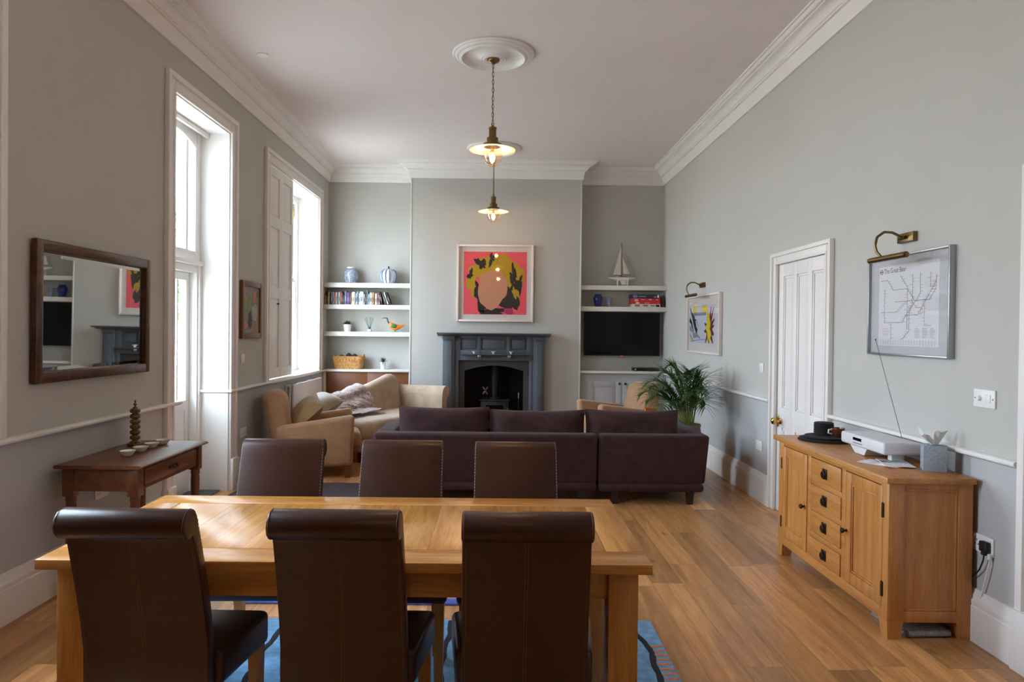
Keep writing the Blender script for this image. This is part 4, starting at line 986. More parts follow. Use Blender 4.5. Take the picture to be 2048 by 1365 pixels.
for c in range(21):
    for q in range(7): seg(6, [(-.272 + c * .026, -.203 - q * .0042), (-.272 + c * .026 + rl.uniform(.009, .018), -.203 - q * .0042)], .0016)
for q in range(6): seg(5 if q % 2 else 1, [(-.25, -.135 - q * .008), (-.19, -.135 - q * .008)], .0016)
GL = lambda n, c: mat(n, c, rough=.7, var=.01)
mb.build('printing', [GL('ink_dark', (46, 46, 54)), GL('ink_red', (190, 84, 78)), GL('ink_blue', (92, 96, 132)), GL('ink_line', (104, 104, 112)), GL('ink_orange', (208, 132, 84)), GL('ink_rose', (196, 156, 156)), GL('ink_caption', (164, 164, 176))], mp, smooth=0, fix=False)
MB().box(-.381, .381, -.026, -.024, -.281, .281).build('glazing', PICGLASS, mp, smooth=0)

cp = thing('comic_print', 'white framed comic-style print with yellow and dark red burst on the right wall', 'picture', (XR - .001, 7.835, 1.570), -PI / 2)
ring_frame(MB(), 1.245, .664, .020, .038, .003).build('frame', FRAMEW, cp)
MB().box(-.61, .61, -.016, -.004, -.32, .32).build('mount', MOUNT, cp, smooth=0)
GRY, YEL, DRD = mat('print_grey', (150, 146, 164), rough=.7), mat('print_yellow', (232, 204, 40), rough=.7), mat('print_maroon', (110, 40, 36), rough=.7)
LIL = mat('print_lilac', (206, 208, 222), rough=.7, var=.02)
mb = MB(); x0, x1, z0, z1 = -.575, .435, -.215, .215
def rect(k, a, b, c, d, y): mb.mi(k).poly([(a, y, c), (b, y, c), (b, y, d), (a, y, d)])
rect(0, x0, x1, z0, z1, -.0163)
rect(1, -.42, -.26, .13, .215, -.0166); rect(1, -.06, .12, .12, .215, -.0166); rect(2, -.45, .10, .10, .135, -.0168)
def brush(k, pts, w0, w1, y):
    n = len(pts); L1, R1 = [], []
    for i, p in enumerate(pts):
        a = Vector(pts[max(0, i - 1)]); b = Vector(pts[min(n - 1, i + 1)]); d = (b - a).normalized(); q = Vector((-d.y, d.x)) * (w0 + (w1 - w0) * i / (n - 1)) / 2
        L1.append((p[0] + q.x, y, p[1] + q.y)); R1.append((p[0] - q.x, y, p[1] - q.y))
    mb.mi(k)
    for i in range(n - 1): mb.poly([L1[i], L1[i + 1], R1[i + 1], R1[i]])
for jj, (k, pts, a, b) in enumerate(((4, [(-.55, .20), (-.44, .10), (-.34, -.02), (-.24, -.09)], .03, .07), (4, [(-.56, .06), (-.48, .02), (-.40, -.08), (-.38, -.16)], .06, .02), (2, [(-.56, -.04), (-.45, -.06), (-.36, -.12)], .07, .03), (4, [(-.48, .13), (-.36, .08), (-.30, -.02)], .015, .04),
                     (2, [(-.36, -.13), (-.22, -.13), (-.12, -.16)], .06, .02), (1, [(-.56, -.17), (-.42, -.165)], .03, .02), (4, [(-.5, -.2), (-.2, -.18), (.1, -.17)], .006, .004), (2, [(-.55, -.12), (-.4, -.19)], .03, .02), (4, [(-.40, .06), (-.28, .05), (-.2, -.02)], .02, .008))):
    brush(k, pts, a, b, -.01690 - jj * .00002)
for i, (a, l, w, k) in enumerate(((75, .26, .05, 3), (60, .28, .04, 3), (100, .24, .09, 1), (35, .2, .05, 3), (15, .16, .045, 3), (-20, .16, .07, 3), (-50, .2, .06, 3), (-85, .18, .10, 3), (-105, .17, .05, 1), (-120, .19, .05, 3), (150, .14, .05, 3), (190, .13, .05, 3))):
    a = math.radians(a); cx_, cz_ = .20, -.06
    px, pz = cx_ + math.cos(a) * l * 1.25, max(-.212, min(.212, cz_ + math.sin(a) * l)); px = min(px, .432)
    brush(k, [(cx_, cz_), ((cx_ + px) / 2 + .01, (cz_ + pz) / 2), (px, pz)], w * 1.9, w * .35, -.0172 - i * .00003)
mb.mi(1).poly(blob(.20, -.05, .09, .10, 5, rough=.4, y=-.0178)); mb.mi(1).poly(blob(.24, -.15, .03, .06, 6, rough=.4, y=-.0181))
mb.build('print', [LIL, YEL, GRY, DRD, INK], cp, smooth=0, fix=False)
MB().box(-.60, .60, -.028, -.026, -.31, .31).build('glazing', PICGLASS, cp, smooth=0)

def picture_lamp(y, z, label, tube=(-.19, .19)):
    t = thing('picture_light', label, 'lamp', (XR, y, z), -PI / 2, 'brass picture lights')
    MB().box(-.078, .078, -.028, 0, -.027, .027, .004).build('wall_plate', BRASS, t)
    MB().tube([(0, -.02, 0), (0, -.05, .005), (.0, -.10, .028), (.0, -.145, .030), (.0, -.185, .0), (.0, -.196, -.05), (.0, -.185, -.085), (.02, -.172, -.112)], .0075, 10).tube([(-.035, -.034, 0), (.02, -.034, 0)], .010, 10).build('swan_arm', BRASS, t)
    MB().tube([(tube[0], -.17, -.125), (tube[1], -.17, -.125)], .017, 16).ell((tube[0], -.17, -.125), (.008, .017, .017), 10, 8).ell((tube[1], -.17, -.125), (.008, .017, .017), 10, 8).build('lamp_tube', BRASS, t)
    return t
picture_lamp(3.933, 2.024, 'brass swan-neck picture light over the map poster', (-.10, .26))
picture_lamp(7.90, 2.016, 'brass swan-neck picture light over the comic-style print', (-.11, .29))

# ------------------------------------------------------------------ radiator
RADP = mat('radiator_enamel', (206, 198, 192), rough=0.4, var=0.02)
t = thing('radiator', 'cream column radiator with flat front under the shuttered window', 'radiator', (-2.375, 8.52, 0))
MB().box(.020, .046, -.62, .65, .17, .835, .012, 3).build('front_panel', RADP, t)
for i in range(4):
    y_ = -.648 + i * .012 if i == 0 else -.63 + .42 * i
    mb = MB()
    for x_ in (-.028, .012): mb.tube([(x_, y_, .14), (x_, y_, .82)], .013, 10)
    mb.tube([(-.028, y_, .82), (.024, y_, .82)], .017, 10).tube([(-.028, y_, .16), (.024, y_, .16)], .017, 10); mb.build('column', RADP, t)
MB().tube([(.0, -.655, .10), (.0, -.655, .0)], .009, 8).lathe([(.0, .10), (.017, .10), (.017, .15), (0, .155)], c=(0, -.655, 0), seg=12).tube([(0, -.655, .15), (0, -.64, .16)], .009, 8).build('valve', CHROME, t)
for y_ in (-.5, .5): MB().box(-.055, -.03, y_ - .02, y_ + .02, .3, .7).build('wall_bracket', RADP, t)
for y_ in (-.5, .5): MB().box(-.03, .03, y_ - .015, y_ + .015, 0, .18).build('foot', RADP, t)

# ------------------------------------------------------------------ console table
ct = thing('console_table', 'reddish-brown console table with one drawer standing against the left wall', 'table', (-2.155, 4.175, 0))
mb = MB(); mb.prism([(-.232, .700), (-.240, .706), (-.240, .712), (-.232, .720), (.225, .720), (.237, .712), (.237, .706), (.222, .700)], 'Y', -.43, .43); mb.build('tabletop', MAHO['Y'], ct)
mb = MB().box(-.205, -.19, -.39, .39, .575, .70).box(-.19, .19, -.40, -.385, .575, .70).box(-.19, .19, .385, .40, .575, .70)
mb.box(.185, .198, -.39, .39, .575, .592).box(.185, .198, -.39, .39, .688, .70).box(.185, .198, -.39, -.33, .575, .70).box(.185, .198, .33, .39, .575, .70); mb.build('apron', MAHO['Y'], ct)
d = MB().box(.186, .203, -.325, .325, .594, .686, .004).build('drawer', MAHO['Y'], ct)
MB().box(.203, .206, -.05, .05, .626, .650, .001).tube([(.206, -.038, .645), (.222, -.03, .634), (.224, 0, .630), (.222, .03, .634), (.206, .038, .645)], .0045, 8).build('drawer_pull', BRONZE, d)
for sx in (-.175, .175):
    for sy in (-.375, .375):
        mb = MB().box(sx - .031, sx + .031, sy - .031, sy + .031, .545, .70, .003)
        mb.lathe([(.0, .55), (.030, .55), (.026, .535), (.029, .525), (.024, .51), (.027, .49), (.026, .30), (.021, .06), (.023, .02), (.019, 0), (0, 0)], c=(sx, sy, 0), seg=18); mb.build('leg', MAHO['Z'], ct)
o = MB().box(-.036, .036, -.036, .036, 0, .020, .006).lathe([(.030, .018), (.034, .026), (.024, .034), (.018, .038)] + [q for k in range(6) for q in ((.017, .040 + k * .0335), (.027, .0440 + k * .0335), (.0305, .0510 + k * .0335), (.0310, .0570 + k * .0335), (.028, .0650 + k * .0335), (.017, .0710 + k * .0335))] + [(.014, .243), (.006, .250), (.005, .256), (.012, .260), (.010, .266), (.004, .272), (.006, .282), (.003, .290), (0, .292)], seg=24).build('carved_candlestick', blotch('gilded_carving', [(44, 32, 14), (98, 76, 34), (124, 98, 46)], 60, .4), loc=(-2.285, 4.38, .720))
tag(o, 'dark gilded stacked-bulb carved wooden candlestick on the console table', 'candlestick')
BOWL = mat('frosted_glass', (226, 230, 220), rough=0.3, var=0.03)
bowl = MB().lathe([(0, 0), (.020, 0), (.026, .004), (.043, .027), (.045, .031), (.041, .031), (.024, .008), (0, .006)], seg=8).build('glass_bowl', BOWL, loc=(-2.155, 4.05, .720), rotz=.2)
gl = ['nearest of the four pale glass bowls in a row on the console table', 'second nearest pale glass bowl of the row on the console table', 'third pale glass bowl from the near end of the console table row', 'farthest of the four pale glass bowls on the console table']
tag(bowl, gl[0], 'bowl', 'pale glass bowls on the console table')
for i, (x, y_) in enumerate(((-2.150, 4.185), (-2.152, 4.325), (-2.148, 4.455))): dup(bowl, (x, y_, .720), .2 + i * .5, gl[i + 1])

# ------------------------------------------------------------------ dining table
tb = thing('dining_table', 'long light oak dining table with square legs in the foreground', 'table', (-.4575, 2.49, 0))
X0, X1, Y0, Y1 = -.9275, .9275, -.41, .41
mb = MB(); b = .003
mb.box(X0, X1, Y0, Y0 + .128, .739, .770, b).box(X0, X1, Y1 - .128, Y1, .739, .770, b)
mb.mi(1).box(X0, X0 + .122, Y0 + .129, Y1 - .129, .739, .770, b).box(X1 - .122, X1, Y0 + .129, Y1 - .129, .739, .770, b)
mb.mi(2).box(X0 + .123, X1 - .123, Y0 + .129, Y1 - .129, .741, .7697, .002)
mb.build('tabletop', [OAK['X'], OAK['Y'], OAKP], tb)
MB().box(X0 + .09, X1 - .09, Y0 + .055, Y0 + .078, .645, .7385, .002).box(X0 + .09, X1 - .09, Y1 - .078, Y1 - .055, .645, .7385, .002).build('apron', OAK['X'], tb)
MB().box(X0 + .065, X0 + .088, Y0 + .08, Y1 - .08, .655, .7385, .002).box(X1 - .088, X1 - .065, Y0 + .08, Y1 - .08, .655, .7385, .002).build('end_apron', OAK['Y'], tb)
for sx in (-1, 1):
    for sy in (-1, 1):
        cx_, cy_ = (-.9275 + .090 if sx < 0 else .9275 - .081), sy * (.41 - .083); MB().box(cx_ - .046, cx_ + .046, cy_ - .046, cy_ + .046, .016, .7385, .004).build('leg', OAK['Z'], tb)

# ------------------------------------------------------------------ dining chairs (local +Y is the way the sitter faces)
def dining_chair(label):
    t = thing('dining_chair', label, 'chair', (0, 0, 0), 0, 'brown leather dining chairs')
    hw0, hw1 = .188, .183
    side = [(-.125, .38), (-.125, .50), (-.142, .60), (-.172, .72), (-.207, .83), (-.226, .885), (-.236, .920), (-.250, .940), (-.272, .948), (-.298, .941), (-.314, .924), (-.320, .904), (-.314, .883), (-.298, .868), (-.280, .864), (-.267, .868),
            (-.255, .84), (-.222, .72), (-.192, .60), (-.174, .50), (-.172, .38)]
    bm = bmesh.new(); n = len(side)
    vs = []
    for s in (-1, 1): vs.append([bm.verts.new((s * (hw0 + (hw1 - hw0) * (z - .4) / .56), y, z)) for y, z in side])
    bm.faces.new(vs[0]); bm.faces.new(vs[1][::-1])
    for i in range(n): bm.faces.new((vs[0][i], vs[0][(i + 1) % n], vs[1][(i + 1) % n], vs[1][i]))
    bmesh.ops.recalc_face_normals(bm, faces=bm.faces[:])
    eds = [e for e in bm.edges if len(e.link_faces) == 2 and e.calc_face_angle(0) > 1.2]
    bmesh.ops.bevel(bm, geom=eds, offset=.007, segments=2, profile=.5, affect='EDGES')
    mb = MB().addbm(bm)
    mb.mi(1)
    for s in (-1, 1):                                    # stitched seams along both front edges
        for i in range(34):
            z = .49 + i * .0125; q = next(k for k in range(len(side) - 1) if side[k][1] <= z <= side[k + 1][1]); f = (z - side[q][1]) / (side[q + 1][1] - side[q][1]); yy = side[q][0] + f * (side[q + 1][0] - side[q][0])
            mb.tube([(s * .1815, yy - .0022, z), (s * .1810, yy - .0022, z + .0065)], .0011, 4)
    mb.mi(2)
    for dx in (-.004, .004):                             # centre seam on the rear
        mb.tube([(dx, -.1726, .39), (dx, -.1742, .50), (dx, -.1922, .60), (dx, -.2222, .72), (dx, -.2552, .84), (dx, -.264, .862)], .0009, 4)
    for s in (-1, 1): mb.tube([(s * .176, -.1722, .39), (s * .176, -.1742, .50), (s * .175, -.1922, .60), (s * .174, -.2222, .72), (s * .173, -.2552, .84)], .0006, 4)
    for s in (-1, 1): mb.tube([(s * .1765, y_, z_) for y_, z_ in [(a - (.0006 if a < -.272 else 0), b + (.0006 if b > .92 else 0)) for a, b in side[6:15]]], .0007, 4)
    mb.build('backrest', [LEATHER, PALETHREAD, THREAD], t, smooth=42)
    mb = MB().box(-.240, .240, -.122, .190, .372, .485, .022, 3)
    mb.deform(lambda x, y, z: (x * (.86 + .14 * min(1, (y + .13) / .32)), y, z + (.008 * (1 - (x / .24) ** 2) * (1 - ((y - .02) / .2) ** 2) if z > .45 else 0)))
    mb.build('seat', [LEATHER, LEATHER], t)
    for s in (-1, 1):
        MB().taper(s * .205 - .021, s * .205 + .021, .135, .178, 0, .375, .78).build('leg', OAK['Z'], t, smooth=0)
        MB().taper(s * .165 - .021, s * .165 + .021, -.17, -.127, 0, .39, .78).deform(lambda x, y, z: (x, y - .045 * (1 - z / .39), z)).build('leg', OAK['Z'], t, smooth=0)
    return t
NR = 0.018
ch = dining_chair('brown leather scroll-back chair on the near side of the table, leftmost of three'); ch.location = (-1.024, 2.208, NR); ch.rotation_euler = (0, 0, math.radians(-1.5))
dup(ch, (-.449, 2.215, NR), math.radians(-.5), 'brown leather scroll-back chair in the middle of the near side of the table')
dup(ch, (.085, 2.210, NR), 0, 'brown leather scroll-back chair at the right of the table near side')
dup(ch, (-.968, 2.915, NR), PI + math.radians(2), 'brown leather chair on the far side of the table, in front of the tan armchair')
dup(ch, (-.432, 2.905, NR), PI, 'brown leather chair in the middle of the far side of the table')
dup(ch, (.080, 2.890, NR), PI, 'brown leather chair at the right of the table far side, before the dark sofa')

# ------------------------------------------------------------------ rugs and mat
RUGB = mat('blue_rug_pile', (106, 154, 194), rough=0.95, var=0.22, vs=26, bump=0.6, bs=160)
RUGK = mat('black_rug_pile', (26, 28, 36), rough=0.95, var=0.2, vs=40, bump=0.6, bs=160)
RUGO = mat('orange_rug_pile', (206, 122, 74), rough=0.95, var=0.15, vs=40, bump=0.6, bs=160)
rg = thing('dining_rug', 'blue wool rug with wavy black stripes and orange dashes under the dining table', 'rug', (-.42, 2.25, 0))
mb = MB().box(-1.20, 1.20, -.32, 1.25, 0, .014, .006)
rr = random.Random(3)
mb.mi(1)
for cx_ in (-1.0, -.62, -.22, .19, .57, .96, 1.115):
    if cx_ in (.57,): continue
    pts = []
    for i in range(50):
        v = i / 49; pts.append((cx_ + .009 * math.sin(v * 13 + cx_ * 9) + .005 * math.sin(v * 43 + cx_ * 5) + (.06 * (v - .86) * -8 if (cx_ > 1.1 and v > .86) else 0), -.29 + 1.51 * v, .0125))
    mb.tube(pts, [.017 + .0015 * math.sin(i * 2.1) for i in range(50)], 8, flat=.22)
mb.mi(2)
for i in range(28):
    y_ = .95 - i * .043; mb.tube([(1.135, y_ + .004 * math.sin(i), .0125), (1.165, y_ + .003, .0128), (1.193, y_ + .004 * math.cos(i * 1.7), .0125)], .0105, 8, flat=.3)
    mb.tube([(-1.135, y_, .0125), (-1.193, y_, .0125)], .0085, 8, flat=.3)
mb.box(-1.18, 1.12, 1.235, 1.256, .003, .0145, .004); mb.build('rug_pile', [RUGB, RUGK, RUGO], rg)
R2 = mat('violet_rug_pile', (74, 90, 168), rough=.95, var=.2, vs=30, bump=.5); R2P = mat('pink_rug_pile', (204, 150, 130), rough=.95, var=.15, vs=30, bump=.5)
t = thing('living_rug', 'pinkish rug with violet blue border on the floor behind the far chairs', 'rug', (-.45, 4.55, 0))
MB().box(-.95, 1.03, -.78, .80, .001, .011, .004).mi(1).box(-.95, 1.03, -.855, -.78, .001, .012, .004).box(-.95, 1.03, .80, .87, .001, .012, .004).build('rug_pile', [R2P, R2], t)
MATM = blotch('ribbed_mat', [(40, 32, 36), (84, 68, 74), (46, 38, 40)], 14, .95, kind='wave', stretch=(1, 1, 1), distortion=.0)
t = thing('door_mat', 'dark plum ribbed runner mat behind the far left chair', 'mat', (-1.76, 6.21, 0))
mb = MB().box(-.60, .62, -.40, .40, .001, .008, .003); mb.mi(1)
for i in range(74): mb.box(-.585 + i * .0163, -.5765 + i * .0163, -.385, .385, .007, .0115)
mb.build('mat_ribs', [mat('mat_base', (40, 34, 38), rough=.95), mat('mat_rib', (86, 70, 76), rough=.95, var=.1)], t, smooth=0)
# ------------------------------------------------------------------ sideboard (world-aligned, front faces -X)
sb = thing('sideboard', 'golden oak sideboard with two doors and four drawers along the right wall', 'sideboard', (2.095, 3.985, 0))
FX, BX, NY, FY = -.210, .198, -.655, .655
mb = MB()
mb.box(FX - .024, BX, NY - .028, FY + .05, .757, .787, .006); mb.build('top', SIDE['Y'], sb)
mb = MB()
mb.box(FX + .02, BX, NY + .02, FY - .02, .10, .755)
ys = [-.655, -.610, -.235, -.195, .185, .225, .605, .655]       # stiles along the front
for a, b in ((-.655, -.610), (-.235, -.195), (.185, .225), (.605, .655)): mb.box(FX + .0015, FX + .024, a, b, .08, .756, .002)
mb.box(FX + .001, FX + .023, NY + .001, FY - .001, .735, .7565, .002).box(FX + .001, FX + .023, NY + .001, FY - .001, .0795, .136, .002)
for z in (.263, .422, .577): mb.box(FX + .002, FX + .023, -.194, .184, z - .004, z + .026, .002)
mb.build('carcass', SIDE['Y'], sb)
for s in (NY, FY):
    o = -1 if s < 0 else 1
    mb = MB(); mb.box(FX + .07, BX - .06, s - o * .02, s - o * .008, .13, .735)
    mb.box(FX + .07, BX - .06, s - o * .02, s, .728, .757, .002).box(FX + .07, BX - .06, s - o * .02, s, .082, .136, .002)
    for xa in (FX + .076, BX - .076): mb.box(xa - .006, xa + .006, s - o * .012, s - o * .003, .136, .728, .004)
    mb.box(FX + .08, BX - .08, s - o * .012, s - o * .003, .716, .728, .004).box(FX + .08, BX - .08, s - o * .012, s - o * .003, .136, .148, .004)
    mb.build('end_panel', SIDE['Z'], sb)
for sx, xa, xb in ((0, FX, FX + .078), (1, BX - .070, BX)):
    for a, b in ((NY - .002, NY + .072), (FY - .072, FY + .002)):
        cx_ = xa if sx == 0 else xb; cy_ = a if a < 0 else b
        mb = MB().box(xa, xb, a, b, .085, .757, .003).taper(xa, xb, a, b, 0, .087, .78, cx_ + (.012 if sx == 0 else -.012), cy_); mb.build('leg', SIDE['Z'], sb)
def ringpull(mbx, y, z):
    mbx.box(FX - .0075, FX - .003, y - .027, y + .027, z - .030, z + .030, .001)
    mbx.tube([(FX - .016, y + .019 * math.cos(2 * PI * k / 18), z - .004 + .019 * math.sin(2 * PI * k / 18)) for k in range(18)], .0042, 8, True)
    mbx.lathe([(.009, 0), (.009, .006), (.005, .012), (0, .013)], seg=14, M=Matrix.Translation((FX - .007, y, z + .012)) @ Matrix.Rotation(-PI / 2, 4, 'Y'))
    return mbx
for z0, z1 in ((.604, .731), (.449, .572), (.294, .417), (.140, .258)):
    d = MB().box(FX - .003, FX + .02, -.190, .180, z0, z1, .003).build('drawer', SIDE['Y'], sb)
    ringpull(MB(), -.005, (z0 + z1) / 2 - .002).build('ring_pull', BRONZE, d)
for a, b, ky, hy in ((-.605, -.240, -.262, -.605), (.230, .600, .252, .600)):
    mb = MB(); w = .062
    mb.box(FX + .008, FX + .02, a + .02, b - .02, .15, .72)
    mb.box(FX - .003, FX + .02, a, a + w, .140, .731, .003).box(FX - .003, FX + .02, b - w, b, .140, .731, .003).box(FX - .0028, FX + .02, a + w, b - w, .140, .205, .003).box(FX - .0028, FX + .02, a + w, b - w, .672, .731, .003)
    for q in (a + w, b - w - .010): mb.box(FX + .001, FX + .012, q, q + .010, .205, .672, .004)
    mb.box(FX + .001, FX + .012, a + w, b - w, .205, .215, .004).box(FX + .001, FX + .012, a + w, b - w, .662, .672, .004)
    d = mb.build('door', SIDE['Z'], sb)
    MB().lathe([(.007, 0), (.006, .012), (.013, .018), (.015, .026), (.010, .032), (0, .033)], seg=18, M=Matrix.Translation((FX - .003, ky, .415)) @ Matrix.Rotation(-PI / 2, 4, 'Y')).build('knob', BRONZE, d)
    for hz in (.23, .615):
        s = -1 if hy < 0 else 1
        MB().box(FX - .006, FX + .003, hy - .004 if s > 0 else hy - .012, hy + .012 if s > 0 else hy + .004, hz - .035, hz + .035, .001).tube([(FX - .004, hy + s * .002, hz - .037), (FX - .004, hy + s * .002, hz + .037)], .003, 8).build('hinge', BRONZE, d)

ST = .7872
MATB = mat('black_woven_mat', (30, 26, 26), rough=.85, var=.25, vs=60, bump=.5, bs=300)
def disc(r, h, seg=48): return MB().lathe([(0, 0), (r - .006, 0), (r, h * .4), (r - .003, h), (r * .75, h * 1.06), (r * .72, h * .97), (r * .5, h * 1.05), (r * .47, h * .97), (0, h)], seg=seg)
base = (2.105, 4.455)
for i, (r, dx, dy, w) in enumerate(((.165, 0, 0, 'lowest and widest'), (.165, .01, .005, 'second'), (.140, .02, .01, 'third'), (.140, .015, .0, 'topmost'))):
    o = disc(r, .007).build('placemat', MATB, loc=(base[0] + dx, base[1] + dy, ST + i * .0077)); tag(o, 'round black woven placemat on the sideboard, %s of the pile' % w, 'placemat', 'black placemats')
zt = ST + 4 * .0077
t = thing('coaster_holder', 'round black woven coaster holder standing on the placemats', 'coaster holder', (2.125, 4.52, zt))
MB().lathe([(0, 0), (.060, 0)] + [q for k in range(9) for q in ((.0615, .003 + k * .0075), (.0585, .0065 + k * .0075))] + [(.055, .070), (0, .069)], seg=36).build('woven_drum', MATB, t)
MB().lathe([(0, .069), (.058, .069), (.061, .074), (.05, .079), (0, .080)], seg=36).build('lid', MATB, t)
BRGL = mat('brown_glaze', (92, 44, 28), rough=.12, var=.2, vs=14, coat=.5)
t = thing('brown_cup', 'small glossy brown cup with pale handle on the black placemats', 'cup', (2.165, 4.415, zt))
MB().lathe([(0, 0), (.026, 0), (.030, .003), (.040, .030), (.043, .056), (.0405, .056), (.037, .03), (0, .008)], seg=30).build('bowl', BRGL, t)
MB().tube([(-.041, -.004, .046), (-.060, -.006, .044), (-.062, -.006, .026), (-.040, -.004, .018)], .006, 8).build('handle', CREAMG, t)

t = thing('radio_stereo', 'white slab radio CD player with rounded edges on the sideboard', 'stereo', (2.145, 3.893, ST))
STW = mat('satin_white', (214, 214, 217), rough=.32, var=.01)
MB().box(-.105, .105, -.232, .232, .045, .112, .014, 3).build('body', STW, t)
mb = MB(); mb.prism([(-.03, .046), (.0, .003), (.10, .003), (.16, .046)], 'X', -.085, .075); mb.build('pedestal', STW, t)
MB().box(-.035, .035, -.185, -.145, .0, .046, .004).build('foot', STW, t)
MB().box(-.1065, -.10, -.005, .085, .080, .096).build('display', BLACKGLOSS, t, smooth=0)
MB().box(-.1062, -.10, -.015, .085, .064, .067).build('disc_slot', BLACK, t, smooth=0)
MB().tube([(.098, -.055, .10), (.093, .228, .655)], .0017, 8).ell((.093, .228, .655), (.005, .005, .005), 10, 8).build('antenna', GREYSLOT, t)
# tissue box
TB = blotch('damask_card', [(116, 124, 134), (158, 168, 178), (124, 132, 142)], 60, .55, distortion=2.0)
t = thing('tissue_box', 'grey blue patterned cube tissue box at the near end of the sideboard', 'tissue box', (2.205, 3.50, ST), math.radians(-24))
MB().box(-.052, .052, -.052, .052, 0, .128, .003).build('carton', TB, t)
MB().ell((0, 0, .128), (.034, .016, .0015), 20, 6).build('opening', GREYSLOT, t)
mb = MB()
def tis(u, v):
    a = 2 * PI * u; q = .010 + .026 * v * (1 + .45 * math.sin(3 * a + 1.0) + .2 * math.sin(7 * a))
    return (1.5 * q * math.cos(a) - .016 * v, .8 * q * math.sin(a), .124 + v * (.058 + .026 * math.sin(2 * a + 2.2) + .012 * math.sin(5 * a)))
mb.grid(tis, 40, 8, True); mb.add([(x, y + .0015, z) for x, y, z in mb.v], [f[::-1] for f in mb.f]); mb.build('tissue', PAPER, t, fix=False)
# leaflets
LF = blotch('leaflet_print', [(222, 222, 226), (214, 214, 220), (150, 156, 150), (96, 104, 96), (206, 208, 214)], 22, .45, distortion=.6)
r = random.Random(6)
for i in range(5):
    ang = math.radians(36 - 13 * i); o = MB().box(-.07, .07, -.105, .105, 0, .0014)
    o.mi(1).box(-.062, .062, .0, .095, .0014, .0017)
    o = o.build('leaflet', [PAPER, LF], loc=(2.045 + .012 * i, 3.668 - .006 * i, ST + .0004 + .0018 * i), rotz=ang, smooth=0)
    tag(o, 'printed white leaflet in the fanned pile on the sideboard, %s from the bottom' % ('first', 'second', 'third', 'fourth', 'fifth')[i], 'leaflet', 'leaflets fanned on the sideboard')
TOWEL = mat('grey_towelling', (150, 150, 148), rough=.95, var=.3, vs=60, bump=.6, bs=240)
mb = MB()
for i in range(4):
    mb.box(-.115 + .004 * i, .115 - .003 * i, -.14, .14 - .006 * i, .001 + i * .0085, .0085 + i * .0085, .004, 2)
mb.tube([(-.10, -.14, .018), (.11, -.14, .018)], .017, 10, flat=.95)
o = mb.build('folded_towel', TOWEL, loc=(2.092, 3.50, 0), rotz=.05); tag(o, 'folded grey towel on the floor under the sideboard', 'towel')

# ------------------------------------------------------------------ dark sofa (back towards the dining table)
def soft_back(mb, x0, x1, y, th, z0, z1, lean, flare0=0.0, flare1=0.0):
    k = len(mb.v); mb.box(x0, x1, y, y + th, z0, z1, .03, 4)
    for i in range(k, len(mb.v)):
        px, py, pz = mb.v[i]; f = (pz - z0) / (z1 - z0); e = (px - x0) / (x1 - x0)
        mb.v[i] = (px + flare1 * f * max(0, e * 2 - 1) - flare0 * f * max(0, 1 - e * 2), py - lean * f, pz)
    return mb
sgrp = 'dark sofa sections'
s1 = thing('sofa_section', 'long left section of the dark aubergine velvet sofa seen from behind', 'sofa', (-.11, 6.35, 0), 0, sgrp)
s2 = thing('sofa_section', 'short right section of the dark aubergine velvet sofa nearest the palm', 'sofa', (1.305, 6.35, 0), 0, sgrp)
def sofa(t, xa, xb, arm, seats, cush, depth=.50):
    cx = t.location.x; X = lambda x: x - cx; Y = lambda y: y - 6.35
    MB().box(X(xa) + (.04 if arm == 'L' else 0), X(xb) - (.03 if arm == 'R' else 0), Y(5.885), Y(6.35) + depth, .108, .182, .034, 4).build('base', VELVET, t)
    soft_back(MB(), X(xa) + (.05 if arm == 'L' else 0), X(xb) - (.05 if arm == 'R' else 0), Y(5.905), .17, .165, .597, .05, .045 if arm == 'L' else 0, .05 if arm == 'R' else 0).build('back', VELVET, t)
    if arm == 'L': mb = soft_back(MB(), X(-1.04), X(-.89), Y(5.95), .86, .165, .594, 0.03, .03, 0)
    else: mb = soft_back(MB(), X(1.64), X(1.785), Y(5.95), .95, .165, .594, 0.03, 0, .03)
    mb.build('arm', VELVET, t)
    for a, b in seats: MB().box(X(a), X(b), Y(6.08), Y(6.35) + depth + .02, .18, .43, .05, 4).build('seat_cushion', VELVET, t)
    for i, (a, b, zt_, sd) in enumerate(cush):
        MB().pillow(b - a + .004, .37, .24, M=Matrix.Translation((X((a + b) / 2), Y(6.17), zt_ - .165)) @ Matrix.Rotation(math.radians(-10), 4, 'X'), p=5.0, pull=.09, wob=.10, seed=sd).build('back_cushion', VELVET, t, smooth=70)
    for x in (xa + .14, xb - .14):
        for y in (5.915, 6.35 + depth - .09): MB().taper(X(x) - .03, X(x) + .03, Y(y) - .0, Y(y) + .06, 0, .11, .75).build('foot', DARKLEG, t, smooth=0)
sofa(s1, -1.06, .846, 'L', [(-.885, -.02), (-.015, .84)], [(-.888, -.082, .775, 1), (-.082, .771, .757, 2)])
sofa(s2, .858, 1.79, 'R', [(.862, 1.635)], [(.772, 1.606, .765, 3)], .60)

